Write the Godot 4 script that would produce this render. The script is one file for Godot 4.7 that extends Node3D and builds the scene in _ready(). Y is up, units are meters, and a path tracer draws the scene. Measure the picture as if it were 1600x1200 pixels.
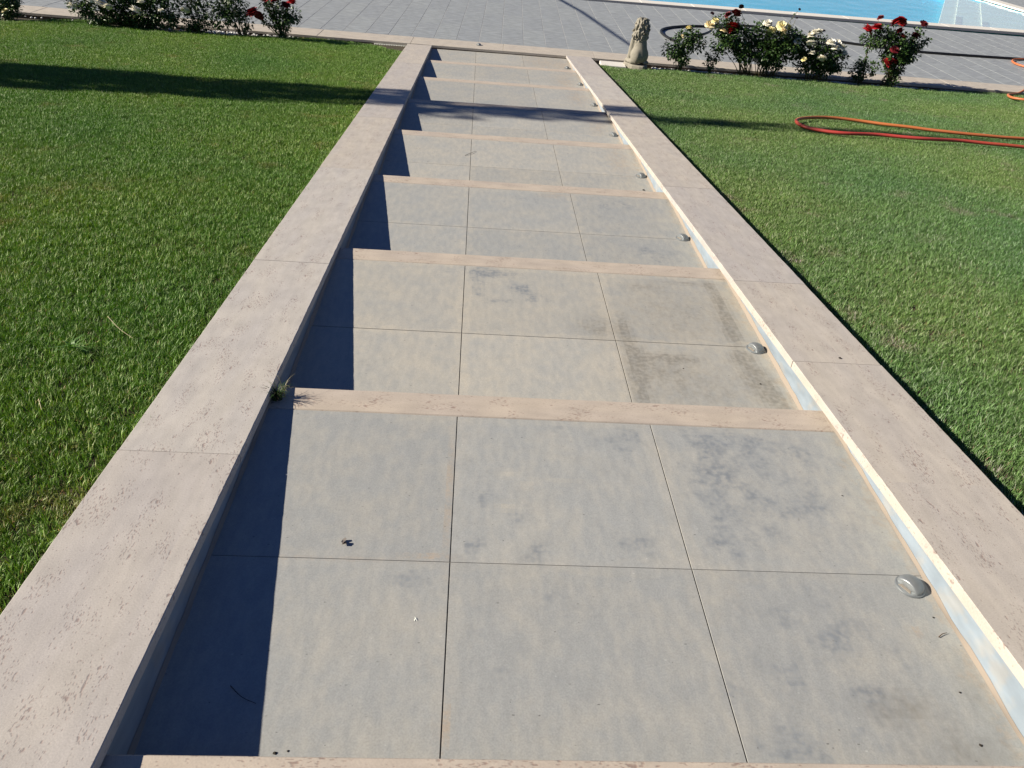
extends Node3D
# A long flight of shallow steps between two travertine copings, lawns on both sides, a pool deck and a pool beyond.
# x runs across the steps, -z runs down them towards the pool; y = 0 is the top of the first whole step in view.

const RUN := 1.249        # depth of a step
const RISE := 0.1         # height of a step
const WALL_L := -0.578    # inner faces of the two side walls
const WALL_R := 1.2026
const DECK_Y := -0.662
const WATER_Y := -0.70

var rng := RandomNumberGenerator.new()
var taken := {}
var M := {}

# ---------------------------------------------------------------- helpers
func numbered(called: String) -> String:
	if not taken.has(called):
		taken[called] = 0
		return called
	taken[called] += 1
	return "%s_%03d" % [called, taken[called]]

func tag(o: Node, label: String, category: String, group := "", kind := "") -> Node:
	if label: o.set_meta("label", label)
	if category: o.set_meta("category", category)
	if group: o.set_meta("group", group)
	if kind: o.set_meta("kind", kind)
	return o

func base(called: String, at: Vector3, turn := 0.0) -> Node3D:
	var o := Node3D.new()
	o.name = numbered(called)
	add_child(o, true)
	o.position = at
	o.rotation.y = turn
	return o

func put(mesh: Mesh, called: String, mat: Material, parent: Node = null) -> MeshInstance3D:
	var o := MeshInstance3D.new()
	o.mesh = mesh
	o.material_override = mat
	if parent == null or parent == self:
		o.name = numbered(called)
		add_child(o, true)
	else:
		var k := 0
		var nm := called
		while parent.has_node(NodePath(nm)):
			k += 1
			nm = "%s_%03d" % [called, k]
		o.name = nm
		parent.add_child(o, true)
	return o

# parts made in long loops: the counter is kept outside so that names stay cheap
func part(mesh: Mesh, called: String, n: int, mat: Material, parent: Node) -> MeshInstance3D:
	var o := MeshInstance3D.new()
	o.mesh = mesh
	o.material_override = mat
	o.name = called if n == 0 else "%s_%03d" % [called, n]
	parent.add_child(o, true)
	return o

func begin() -> SurfaceTool:
	var st := SurfaceTool.new()
	st.begin(Mesh.PRIMITIVE_TRIANGLES)
	return st

func finish(st: SurfaceTool) -> ArrayMesh:
	st.generate_normals()
	return st.commit()

func tri(st: SurfaceTool, a: Vector3, b: Vector3, c: Vector3, out: Vector3, ua := Vector2.ZERO, ub := Vector2.ZERO, uc := Vector2.ZERO) -> void:
	if (b - a).cross(c - a).dot(out) > 0.0:
		var t := b; b = c; c = t
		var tu := ub; ub = uc; uc = tu
	st.set_uv(ua); st.add_vertex(a)
	st.set_uv(ub); st.add_vertex(b)
	st.set_uv(uc); st.add_vertex(c)

func quad(st: SurfaceTool, a: Vector3, b: Vector3, c: Vector3, d: Vector3, out: Vector3, ua := Vector2.ZERO, ub := Vector2.ZERO, uc := Vector2.ZERO, ud := Vector2.ZERO) -> void:
	tri(st, a, b, c, out, ua, ub, uc)
	tri(st, a, c, d, out, ua, uc, ud)

# a slab with bevelled upper edges, its upper face at y = 0; texture window win = (u at x0, v at z0, u at x1, v at z1)
func slab(x0: float, x1: float, z0: float, z1: float, thick: float, bev: float, win: Rect2, swap := false) -> ArrayMesh:
	var st := begin()
	st.set_smooth_group(-1)
	var uv := func(p: Vector3) -> Vector2:
		var s := (p.x - x0) / (x1 - x0)
		var t := (p.z - z0) / (z1 - z0)
		if swap: return Vector2(win.position.x + t * win.size.x, win.position.y + s * win.size.y)
		return Vector2(win.position.x + s * win.size.x, win.position.y + t * win.size.y)
	var up := [Vector3(x0 + bev, 0, z0 + bev), Vector3(x1 - bev, 0, z0 + bev), Vector3(x1 - bev, 0, z1 - bev), Vector3(x0 + bev, 0, z1 - bev)]
	var mid := [Vector3(x0, -bev, z0), Vector3(x1, -bev, z0), Vector3(x1, -bev, z1), Vector3(x0, -bev, z1)]
	var low := []
	for p in mid: low.append(Vector3(p.x, -thick, p.z))
	quad(st, up[0], up[1], up[2], up[3], Vector3.UP, uv.call(up[0]), uv.call(up[1]), uv.call(up[2]), uv.call(up[3]))
	quad(st, low[0], low[1], low[2], low[3], Vector3.DOWN, uv.call(low[0]), uv.call(low[1]), uv.call(low[2]), uv.call(low[3]))
	var c := Vector3((x0 + x1) / 2, -thick / 2, (z0 + z1) / 2)
	for k in 4:
		var j := (k + 1) % 4
		var out: Vector3 = (mid[k] + mid[j]) / 2 - c
		out.y = 0.0
		quad(st, up[k], up[j], mid[j], mid[k], out + Vector3.UP * 0.2, uv.call(up[k]), uv.call(up[j]), uv.call(mid[j]), uv.call(mid[k]))
		var dz := Vector2(0.03, 0.03)
		quad(st, mid[k], mid[j], low[j], low[k], out, uv.call(mid[k]), uv.call(mid[j]), uv.call(mid[j]) + dz, uv.call(mid[k]) + dz)
	return finish(st)

# a long slab whose arrises are a little worn: the profile is swept along z in short steps
func worn_slab(w: float, l: float, thick: float, win: Rect2, wear: float, sd: int) -> ArrayMesh:
	var r := RandomNumberGenerator.new()
	r.seed = sd
	var st := begin()
	st.set_smooth_group(-1)
	var n := int(ceil(l / 0.03))
	var rows := []
	for k in n + 1:
		var z := -l / 2 + l * k / n
		var e1 := 0.0022 + (r.randf() ** 3) * wear
		var e2 := 0.0022 + (r.randf() ** 3) * wear
		rows.append([Vector3(-w / 2, -thick, z), Vector3(-w / 2, -e1, z), Vector3(-w / 2 + e1, 0, z), Vector3(w / 2 - e2, 0, z), Vector3(w / 2, -e2, z), Vector3(w / 2, -thick, z)])
	var outs := [Vector3.LEFT, Vector3(-1, 1, 0), Vector3.UP, Vector3(1, 1, 0), Vector3.RIGHT, Vector3.DOWN]
	var xs := [0.06, 0.01, 0.0, 1.0, 0.99, 0.94]
	for k in n:
		for j in 6:
			var i := (j + 1) % 6
			var va: float = win.position.y + win.size.y * xs[j]
			var vb: float = win.position.y + win.size.y * xs[i]
			var ua := win.position.x + win.size.x * k / n
			var ub := win.position.x + win.size.x * (k + 1) / n
			quad(st, rows[k][j], rows[k][i], rows[k + 1][i], rows[k + 1][j], outs[j], Vector2(ua, va), Vector2(ua, vb), Vector2(ub, vb), Vector2(ub, va))
	for e in [0, n]:
		var q = rows[e]
		var o := Vector3(0, 0, -1 if e == 0 else 1)
		quad(st, q[0], q[1], q[4], q[5], o)
		quad(st, q[1], q[2], q[3], q[4], o)
	return finish(st)

func box(st: SurfaceTool, lo: Vector3, hi: Vector3) -> void:
	st.set_smooth_group(-1)
	var c := [Vector3(lo.x, lo.y, lo.z), Vector3(hi.x, lo.y, lo.z), Vector3(hi.x, lo.y, hi.z), Vector3(lo.x, lo.y, hi.z), Vector3(lo.x, hi.y, lo.z), Vector3(hi.x, hi.y, lo.z), Vector3(hi.x, hi.y, hi.z), Vector3(lo.x, hi.y, hi.z)]
	for f in [[4, 5, 6, 7, Vector3.UP], [0, 1, 2, 3, Vector3.DOWN], [0, 1, 5, 4, Vector3.FORWARD], [2, 3, 7, 6, Vector3.BACK], [0, 3, 7, 4, Vector3.LEFT], [1, 2, 6, 5, Vector3.RIGHT]]:
		quad(st, c[f[0]], c[f[1]], c[f[2]], c[f[3]], f[4], Vector2(c[f[0]].x, c[f[0]].z), Vector2(c[f[1]].x, c[f[1]].z), Vector2(c[f[2]].x, c[f[2]].z), Vector2(c[f[3]].x, c[f[3]].z))

# a round tube along points, radius per point, optional colour per point
func tube(st: SurfaceTool, pts: Array, radii: Array, sides := 8, cols := []) -> void:
	st.set_smooth_group(0)
	var rings := []
	var side := Vector3.ZERO
	for k in pts.size():
		var d: Vector3 = (pts[mini(k + 1, pts.size() - 1)] - pts[maxi(k - 1, 0)]).normalized()
		if side == Vector3.ZERO:
			side = d.cross(Vector3.UP if absf(d.y) < 0.9 else Vector3.RIGHT).normalized()
		side = (side - d * side.dot(d)).normalized()
		var other := d.cross(side)
		var ring := []
		for j in sides:
			var a := TAU * j / sides
			ring.append(pts[k] + (side * cos(a) + other * sin(a)) * radii[k])
		rings.append(ring)
	for k in pts.size() - 1:
		for j in sides:
			var i := (j + 1) % sides
			var q := [rings[k][j], rings[k][i], rings[k + 1][i], rings[k + 1][j]]
			var out: Vector3 = (q[0] + q[1] + q[2] + q[3]) / 4.0 - (pts[k] + pts[k + 1]) / 2.0
			if cols.size(): st.set_color(cols[k])
			quad(st, q[0], q[1], q[2], q[3], out, Vector2(k, j), Vector2(k, i), Vector2(k + 1, i), Vector2(k + 1, j))
	for e in [0, pts.size() - 1]:
		var out2: Vector3 = pts[e] - pts[1 if e == 0 else pts.size() - 2]
		for j in range(1, sides - 1):
			tri(st, rings[e][0], rings[e][j], rings[e][j + 1], out2)

func smooth_path(ctrl: Array, step: float) -> Array:
	var c := Curve3D.new()
	for k in ctrl.size():
		var a: Vector3 = ctrl[maxi(k - 1, 0)]
		var b: Vector3 = ctrl[mini(k + 1, ctrl.size() - 1)]
		var t := (b - a) / 6.0
		c.add_point(ctrl[k], -t, t)
	c.bake_interval = step
	return Array(c.get_baked_points())

func blade_noise(sd: int, freq: float, octaves := 3, kind := FastNoiseLite.TYPE_SIMPLEX_SMOOTH) -> FastNoiseLite:
	var n := FastNoiseLite.new()
	n.seed = sd
	n.noise_type = kind
	n.frequency = freq
	n.fractal_type = FastNoiseLite.FRACTAL_FBM if octaves > 1 else FastNoiseLite.FRACTAL_NONE
	n.fractal_octaves = octaves
	return n

# grey bytes of a noise field, drawn w x h and stretched from (w / sx) x (h / sy)
func field(w: int, h: int, sd: int, freq: float, octaves := 3, sx := 1, sy := 1, kind := FastNoiseLite.TYPE_SIMPLEX_SMOOTH) -> PackedByteArray:
	var im := blade_noise(sd, freq, octaves, kind).get_image(maxi(w / sx, 1), maxi(h / sy, 1), false, false, true)
	im.convert(Image.FORMAT_L8)
	if sx > 1 or sy > 1: im.resize(w, h, Image.INTERPOLATE_CUBIC)
	return im.get_data()

func texture(w: int, h: int, bytes: PackedByteArray) -> ImageTexture:
	var im := Image.create_from_data(w, h, false, Image.FORMAT_RGB8, bytes)
	im.generate_mipmaps()
	return ImageTexture.create_from_image(im)

func relief(w: int, h: int, bytes: PackedByteArray, strength: float) -> ImageTexture:
	var im := Image.create_from_data(w, h, false, Image.FORMAT_L8, bytes)
	im.convert(Image.FORMAT_RGBA8)
	im.bump_map_to_normal_map(strength)
	im.generate_mipmaps()
	return ImageTexture.create_from_image(im)

func plain(c: Color, rough := 0.7, metal := 0.0) -> StandardMaterial3D:
	var m := StandardMaterial3D.new()
	m.albedo_color = c
	m.roughness = rough
	m.metallic = metal
	return m

func sstep(a: float, b: float, x: float) -> float:
	var t := clampf((x - a) / (b - a), 0.0, 1.0)
	return t * t * (3.0 - 2.0 * t)

# ---------------------------------------------------------------- textures
# One step's tiles: grey porcelain with paler and bluer wear, lime along the joints, brown soil along the wall side.
# blots: [x, z, radius x, radius z, strength, kind]  kind 0 blue-grey wear, 1 dark soil, 2 pale lime, 3 brown soil
func step_texture(w: int, h: int, sd: int, warm: float, wear: Array, lime: float, soil: float, blots: Array) -> ImageTexture:
	var f := w / 1024.0
	var na := field(w, h, sd, 0.006 / f, 4)
	var nb := field(w, h, sd + 1, 0.014 / f, 5)
	var nc := field(w, h, sd + 2, 0.11 / f, 4)
	var nd := field(w, h, sd + 3, 0.05 / f, 3, 1, 3)
	var ne := field(w, h, sd + 5, 0.030 / f, 6)
	var grain := field(w, h, sd + 7, 0.33, 2)
	var h4 := field(w, h, sd + 6, 0.10 / f, 4, 1, 1, FastNoiseLite.TYPE_PERLIN)
	var out := PackedByteArray()
	out.resize(w * h * 3)
	var r := RandomNumberGenerator.new()
	r.seed = sd
	var tones := []
	for k in 6: tones.append(r.randf_range(0.972, 1.022))
	# stains first go into a coarse grid
	var gw := 96
	var gh := 68
	var g := [PackedFloat32Array(), PackedFloat32Array(), PackedFloat32Array(), PackedFloat32Array()]
	for k in 4: g[k].resize(gw * gh)
	for b in blots:
		for j in gh:
			for i in gw:
				var dx: float = (WALL_L + 1.7806 * (i + 0.5) / gw - b[0]) / b[2]
				var dz: float = (RUN * (j + 0.5) / gh - b[1]) / b[3]
				var e := dx * dx + dz * dz
				if e < 6.0: g[b[5]][j * gw + i] += b[4] * exp(-e)
	var p := 0
	for y in h:
		var z := RUN * y / h
		var row := 0 if z < 0.69 else 1
		var gy := mini(y * gh / h, gh - 1) * gw
		for x in w:
			var wx := WALL_L + 1.7806 * x / w
			var col := 0 if wx < 0.0 else (1 if wx < 0.6 else 2)
			var i := y * w + x
			var gi := gy + mini(x * gw / w, gw - 1)
			var a := na[i] / 255.0
			var b := nb[i] / 255.0
			var c := nc[i] / 255.0
			var d := nd[i] / 255.0
			var e := ne[i] / 255.0
			# base: between cool grey and beige
			var t := clampf(warm + (a - 0.5) * 0.75 + (d - 0.5) * 0.5 + (e - 0.5) * 0.45, 0.0, 1.15)
			var tile_tone: float = tones[row * 3 + col]
			var cr := (0.592 + 0.060 * t) * tile_tone
			var cg := (0.603 + 0.040 * t) * tile_tone
			var cb := (0.602 + 0.010 * t) * tile_tone
			# blue-grey worn patches, broken up by fine noise
			var wv: float = wear[row * 3 + col] * 0.55 + g[0][gi]
			var m := clampf((b * 0.55 + e * 0.45 - 0.66 + wv * 0.50) * 2.6, 0.0, 1.0)
			var gr := grain[i] / 255.0
			var grit := clampf((h4[i] / 255.0 * 0.65 + gr * 0.35 - 0.38) * 4.0, 0.0, 1.0)
			m = m * (0.28 + 0.72 * grit) * minf(wv * 1.6, 0.74)
			cr += (0.435 - cr) * m
			cg += (0.465 - cg) * m
			cb += (0.50 - cb) * m
			# dark soil, grainy
			var s1: float = g[1][gi]
			if s1 > 0.02:
				s1 = clampf(s1 * (0.85 + (e - 0.5) * 0.9), 0.0, 0.5) * (0.5 + 0.5 * grit)
				cr += (0.365 - cr) * s1
				cg += (0.355 - cg) * s1
				cb += (0.33 - cb) * s1
			# lime bloom along the tile edges
			var ex := minf(minf(absf(wx), absf(wx - 0.6)), minf(wx - WALL_L, WALL_R - wx))
			var ez := minf(absf(z - 0.69), minf(absf(z - 0.104), RUN - z))
			var l: float = (1.0 - clampf((minf(ex, ez) - 0.022 - (b - 0.5) * 0.05) / 0.012, 0.0, 1.0)) * lime * (0.45 + e) + g[2][gi]
			l = clampf(l, 0.0, 0.8)
			cr += (0.735 - cr) * l
			cg += (0.705 - cg) * l
			cb += (0.64 - cb) * l
			# brown soil washed along the wall on the right, with a ragged outline
			var q := (WALL_R - wx) - 0.020 - (b - 0.5) * 0.06 - (e - 0.5) * 0.08 - (c - 0.5) * 0.03
			var s3: float = (1.0 - clampf(q / 0.022, 0.0, 1.0)) * soil * (0.15 + 0.4 * grit) + g[3][gi] * clampf((e + c - 0.6) * 1.6, 0.0, 1.2)
			s3 = clampf(s3, 0.0, 0.85)
			cr += (0.64 - cr) * s3
			cg += (0.57 - cg) * s3
			cb += (0.495 - cb) * s3
			var k := 1.0 + (c - 0.5) * 0.05 + (d - 0.5) * 0.05 + (gr - 0.5) * 0.13
			out[p] = clampi(int(cr * k * 255.0), 0, 255)
			out[p + 1] = clampi(int(cg * k * 255.0), 0, 255)
			out[p + 2] = clampi(int(cb * k * 255.0), 0, 255)
			p += 3
	# small specks and scuffs
	for k in 260:
		var x := r.randi_range(2, w - 4)
		var y := r.randi_range(2, h - 3)
		var dark := r.randf_range(0.55, 0.9) if r.randf() < 0.75 else r.randf_range(1.08, 1.2)
		for dx in r.randi_range(1, 3):
			var o := (y * w + x + dx) * 3
			for ch in 3: out[o + ch] = clampi(int(out[o + ch] * dark), 0, 255)
	return texture(w, h, out)

# travertine, 3 m x 0.48 m, grain and pits along u
func make_travertine() -> void:
	var w := 2048
	var h := 320
	var na := field(w, h, 71, 0.010, 3, 4, 1)
	var nb := field(w, h, 72, 0.045, 3, 5, 1)
	var np := field(w, h, 73, 0.30, 2, 3, 1)
	var nr := field(w, h, 77, 0.10, 3, 3, 1)
	var nq := field(w, h, 74, 0.02, 3, 3, 1)
	var nf := field(w, h, 75, 0.3, 2)
	var ng := field(w, h, 76, 0.012, 4)
	var out := PackedByteArray(); out.resize(w * h * 3)
	var bump := PackedByteArray(); bump.resize(w * h)
	var p := 0
	for i in w * h:
		var a := na[i] / 255.0
		var b := nb[i] / 255.0
		var f := nf[i] / 255.0
		var g := ng[i] / 255.0
		var t := clampf((a - 0.5) * 1.3 + 0.5, 0.0, 1.0)
		var cr := 0.680 + 0.030 * t
		var cg := 0.665 + 0.026 * t
		var cb := 0.650 + 0.012 * t
		var k := 1.0 + (b - 0.5) * 0.06 + (f - 0.5) * 0.09 + (g - 0.5) * 0.06
		cr *= k; cg *= k; cb *= k
		var area := clampf((nq[i] / 255.0 - 0.44) * 3.2, 0.0, 1.0)
		var pit := clampf((np[i] / 255.0 - (0.80 - 0.17 * area)) * 14.0, 0.0, 1.0) * 0.75
		pit = maxf(pit, clampf((nr[i] / 255.0 - (0.86 - 0.14 * area)) * 18.0, 0.0, 1.0))
		cr += (0.45 - cr) * pit * 0.54
		cg += (0.425 - cg) * pit * 0.64
		cb += (0.41 - cb) * pit * 0.64
		bump[i] = clampi(int(200.0 + (f - 0.5) * 40.0 + (b - 0.5) * 8.0 - pit * 90.0), 0, 255)
		out[p] = clampi(int(cr * 255.0), 0, 255)
		out[p + 1] = clampi(int(cg * 255.0), 0, 255)
		out[p + 2] = clampi(int(cb * 255.0), 0, 255)
		p += 3
	var tex := texture(w, h, out)
	var rel := relief(w, h, bump, 2.0)
	for d in [["coping", Color(1, 1, 1)], ["coping_b", Color(1.0, 0.988, 0.97)], ["coping_c", Color(0.975, 0.97, 0.972)], ["nosing", Color(1.0, 0.965, 0.925)], ["border", Color(1.0, 0.985, 0.955)]]:
		var m := plain(d[1], 0.72)
		m.albedo_texture = tex
		m.normal_enabled = true
		m.normal_texture = rel
		m.normal_scale = 0.5
		M[d[0]] = m

# slate-like deck tile, 1.1 m x 0.3 m, wavy layers across the length (u along the length)
func make_deck() -> void:
	var w := 512
	var h := 512
	var na := field(w, h, 41, 0.012, 4)
	var nb := field(w, h, 42, 0.035, 4, 1, 5)
	var nc := field(w, h, 43, 0.2, 2)
	var out := PackedByteArray(); out.resize(w * h * 3)
	var bump := PackedByteArray(); bump.resize(w * h)
	var p := 0
	for i in w * h:
		var a := na[i] / 255.0
		var b := nb[i] / 255.0
		var c := nc[i] / 255.0
		var t := clampf(0.5 + (a - 0.5) * 1.4, 0.0, 1.0)
		var k := 1.0 + (b - 0.5) * 0.26 + (c - 0.5) * 0.10
		out[p] = clampi(int((0.556 + 0.015 * t) * k * 255.0), 0, 255)
		out[p + 1] = clampi(int((0.578 + 0.012 * t) * k * 255.0), 0, 255)
		out[p + 2] = clampi(int((0.593 + 0.004 * t) * k * 255.0), 0, 255)
		bump[i] = clampi(int(128 + (b - 0.5) * 200 + (c - 0.5) * 20), 0, 255)
		p += 3
	var tex := texture(w, h, out)
	var rel := relief(w, h, bump, 2.0)
	for k in 4:
		var v: float = [1.0, 0.985, 1.012, 0.99][k]
		var m := plain(Color(v, v, v * [1.0, 1.005, 0.997, 1.003][k]), 0.58)
		m.albedo_texture = tex
		m.normal_enabled = true
		m.normal_texture = rel
		m.normal_scale = 0.35
		M["deck%d" % k] = m

# painted render of the side walls: pale blue-grey with lengthwise brush marks and lime
func make_wall() -> void:
	var w := 1024
	var h := 128
	var na := field(w, h, 51, 0.02, 3, 6, 1)
	var nb := field(w, h, 52, 0.09, 3, 4, 1)
	var nc := field(w, h, 53, 0.02, 4)
	var out := PackedByteArray(); out.resize(w * h * 3)
	var p := 0
	for i in w * h:
		var a := na[i] / 255.0
		var b := nb[i] / 255.0
		var l := clampf((nc[i] / 255.0 - 0.56) * 5.0, 0.0, 1.0) * 0.5
		var k := 1.0 + (a - 0.5) * 0.16 + (b - 0.5) * 0.12
		var cr := 0.525 + (0.61 - 0.525) * l
		var cg := 0.575 + (0.595 - 0.575) * l
		var cb := 0.62 + (0.57 - 0.62) * l
		out[p] = clampi(int(cr * k * 255.0), 0, 255)
		out[p + 1] = clampi(int(cg * k * 255.0), 0, 255)
		out[p + 2] = clampi(int(cb * k * 255.0), 0, 255)
		p += 3
	var m := plain(Color.WHITE, 0.8)
	m.albedo_texture = texture(w, h, out)
	M["wall"] = m

func make_soil() -> void:
	var w := 512
	var na := field(w, w, 61, 0.03, 4)
	var nb := field(w, w, 62, 0.2, 3)
	var out := PackedByteArray(); out.resize(w * w * 3)
	var p := 0
	for i in w * w:
		var a := na[i] / 255.0
		var k := 0.55 + nb[i] / 255.0 * 0.9
		out[p] = clampi(int((0.22 + 0.05 * a) * k * 255.0), 0, 255)
		out[p + 1] = clampi(int((0.20 + 0.03 * a) * k * 255.0), 0, 255)
		out[p + 2] = clampi(int((0.13 + 0.02 * a) * k * 255.0), 0, 255)
		p += 3
	var m := plain(Color.WHITE, 0.95)
	m.albedo_texture = texture(w, w, out)
	m.uv1_triplanar = true
	m.uv1_world_triplanar = true
	m.uv1_scale = Vector3(1.7, 1.7, 1.7)
	M["soil"] = m

func make_pool_finish() -> void:
	var w := 512
	var na := field(w, w, 81, 0.02, 3)
	var out := PackedByteArray(); out.resize(w * w * 3)
	var r := RandomNumberGenerator.new(); r.seed = 8
	var cell := PackedFloat32Array(); cell.resize(32 * 32)
	for k in cell.size(): cell[k] = r.randf()
	var p := 0
	for y in w:
		for x in w:
			var v := cell[(y / 16) * 32 + x / 16]
			var edge := 0.86 if (x % 16 == 0 or y % 16 == 0) else 1.0
			var k := edge * (0.93 + 0.12 * v) * (0.95 + 0.1 * na[y * w + x] / 255.0)
			out[p] = clampi(int(0.27 * k * 255.0), 0, 255)
			out[p + 1] = clampi(int(0.82 * k * 255.0), 0, 255)
			out[p + 2] = clampi(int(0.96 * k * 255.0), 0, 255)
			p += 3
	var m := plain(Color.WHITE, 0.4)
	m.albedo_texture = texture(w, w, out)
	m.uv1_triplanar = true
	m.uv1_world_triplanar = true
	m.uv1_scale = Vector3(1.2, 1.2, 1.2)
	M["mosaic"] = m

# ---------------------------------------------------------------- lawn height
func slope_l(z: float) -> float: return 0.035 + 0.0808 * z
func slope_r(z: float) -> float: return 0.052 + 0.0828 * z
func soil_l(z: float) -> float: return slope_l(z) - 0.034
func soil_r(z: float) -> float: return slope_r(z) - 0.072

func edge_z(pts: Array, x: float) -> float:
	for k in pts.size() - 1:
		if x >= pts[k][0] and x <= pts[k + 1][0]:
			return lerpf(pts[k][1], pts[k + 1][1], (x - pts[k][0]) / (pts[k + 1][0] - pts[k][0]))
	return pts[0][1] if x < pts[0][0] else pts[-1][1]

func deck_edge(x: float) -> float: return -8.63 + 0.033 * (x - 0.35)

# ---------------------------------------------------------------- grass
func tuft_mesh(sd: int, blades: int) -> ArrayMesh:
	var r := RandomNumberGenerator.new()
	r.seed = sd
	var st := begin()
	st.set_smooth_group(-1)
	for k in blades:
		var a := r.randf() * TAU
		var rad := sqrt(r.randf()) * 0.024
		var root := Vector3(cos(a) * rad, -0.004, sin(a) * rad)
		var turn := r.randf() * TAU
		var lean := Vector3(cos(turn), 0, sin(turn))
		var hgt := r.randf_range(0.016, 0.037)
		var wid := r.randf_range(0.0007, 0.0014)
		var bend := r.randf_range(0.10, 0.95)
		var face := r.randf_range(-0.9, 0.9)
		var side := lean.cross(Vector3.UP).rotated(Vector3.UP, face) * wid
		var p1 := root + Vector3.UP * hgt * 0.55 + lean * hgt * bend * 0.25
		var p2 := root + Vector3.UP * hgt * (1.0 - 0.16 * bend) + lean * hgt * bend * 0.78
		var c: Color
		var q := r.randf()
		if q < 0.80: c = Color(0.074, 0.165, 0.032).lerp(Color(0.158, 0.285, 0.078), r.randf())
		elif q < 0.94: c = Color(0.22, 0.33, 0.14).lerp(Color(0.30, 0.37, 0.21), r.randf())
		else: c = Color(0.34, 0.29, 0.15).lerp(Color(0.22, 0.17, 0.075), r.randf())
		st.set_color(c)
		quad(st, root - side, root + side, p1 + side * 0.9, p1 - side * 0.9, Vector3.UP)
		tri(st, p1 - side * 0.9, p1 + side * 0.9, p2, Vector3.UP)
	return finish(st)

func grow(called: String, label: String, tufts: Array, spots: Array) -> void:
	var root := base(called, Vector3.ZERO)
	tag(root, label, "grass", "", "stuff")
	for v in tufts.size():
		var list := []
		for k in range(v, spots.size(), tufts.size()): list.append(spots[k])
		var mm := MultiMesh.new()
		mm.transform_format = MultiMesh.TRANSFORM_3D
		mm.use_colors = true
		mm.mesh = tufts[v]
		mm.instance_count = list.size()
		for k in list.size():
			mm.set_instance_transform(k, list[k][0])
			mm.set_instance_color(k, list[k][1])
		var o := MultiMeshInstance3D.new()
		o.multimesh = mm
		o.material_override = M["grass"]
		o.name = "grass_tufts" if v == 0 else "grass_tufts_%03d" % v
		o.set_meta("kind", "stuff")
		root.add_child(o, true)

func lawn_spots(left: bool, density: float, zedge: Array) -> Array:
	var patch := blade_noise(5 if left else 6, 1.3, 3)
	var fine := blade_noise(9 if left else 10, 5.0, 2)
	var tone := blade_noise(19, 0.45, 2)
	var list := []
	var z := 1.9
	var step := 0.25
	while z > -8.9:
		# the strip of lawn seen from the steps widens with distance
		var reach := (0.75 + (1.45 - z) * 0.60) if left else (0.75 + (1.6 - z) * 0.68)
		var n := int(reach * step * density)
		for k in n:
			var zz := z - rng.randf() * step
			var off := rng.randf() * reach
			var x := -0.887 - off if left else 1.520 + off
			var lim := edge_z(zedge, x)
			if zz < lim + rng.randf() * 0.05: continue
			var v := patch.get_noise_2d(x, zz)
			var u := fine.get_noise_2d(x, zz)
			var near_edge := off < 0.10 + u * 0.08
			if near_edge and rng.randf() < (0.05 if left else 0.2): continue
			var s := rng.randf_range(0.50, 1.12) * (1.0 + v * 0.25) * (rng.randf_range(0.75, 1.25) if near_edge else 1.0)
			if zz < lim + 0.4: s *= rng.randf_range(1.0, 1.5)
			var b := Basis(Vector3.UP, rng.randf() * TAU).scaled(Vector3(s * 1.15, s, s * 1.15))
			b = Basis(Vector3.RIGHT, -0.081) * Basis(Vector3(rng.randf_range(-1, 1), 0, rng.randf_range(-1, 1)).normalized(), rng.randf_range(0, 0.25)) * b
			var y := soil_l(zz) if left else soil_r(zz)
			var g := tone.get_noise_2d(x, zz)
			var dry := clampf((u * 0.7 - v * 0.8 + (0.15 if near_edge else 0.0)) - 0.38, 0.0, 0.5)
			var c := Color(1.0 + g * 0.3 + dry * 0.9, 1.0 + g * 0.12 - dry * 0.05, 1.0 + dry * 1.3)
			c = Color(c.r * 1.18, c.g * 1.18, c.b * 0.74) if left else Color(c.r * 1.16, c.g * 1.10, c.b * 1.28)
			c = c * rng.randf_range(0.72, 1.24)
			list.append([Transform3D(b, Vector3(x, y, zz)), c])
		z -= step
	return list

# ---------------------------------------------------------------- roses
func leaf_at(st: SurfaceTool, r: RandomNumberGenerator, p: Vector3, out: Vector3, size: float, c: Color) -> void:
	var d := (out + Vector3(r.randf_range(-1, 1), r.randf_range(-0.9, 0.5), r.randf_range(-1, 1)) * 0.9).normalized()
	var s := d.cross(Vector3(r.randf_range(-0.6, 0.6), 1, r.randf_range(-0.6, 0.6))).normalized()
	var up := s.cross(d).normalized()
	var l := size
	var w := size * 0.34
	var a := p + d * l * 0.42 + s * w + up * w * 0.35
	var b := p + d * l * 0.42 - s * w + up * w * 0.35
	var m := p + d * l * 0.5
	var t := p + d * l - up * l * 0.12
	st.set_color(c)
	tri(st, p, a, m, up); tri(st, a, t, m, up)
	tri(st, p, b, m, up); tri(st, b, t, m, up)

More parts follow.
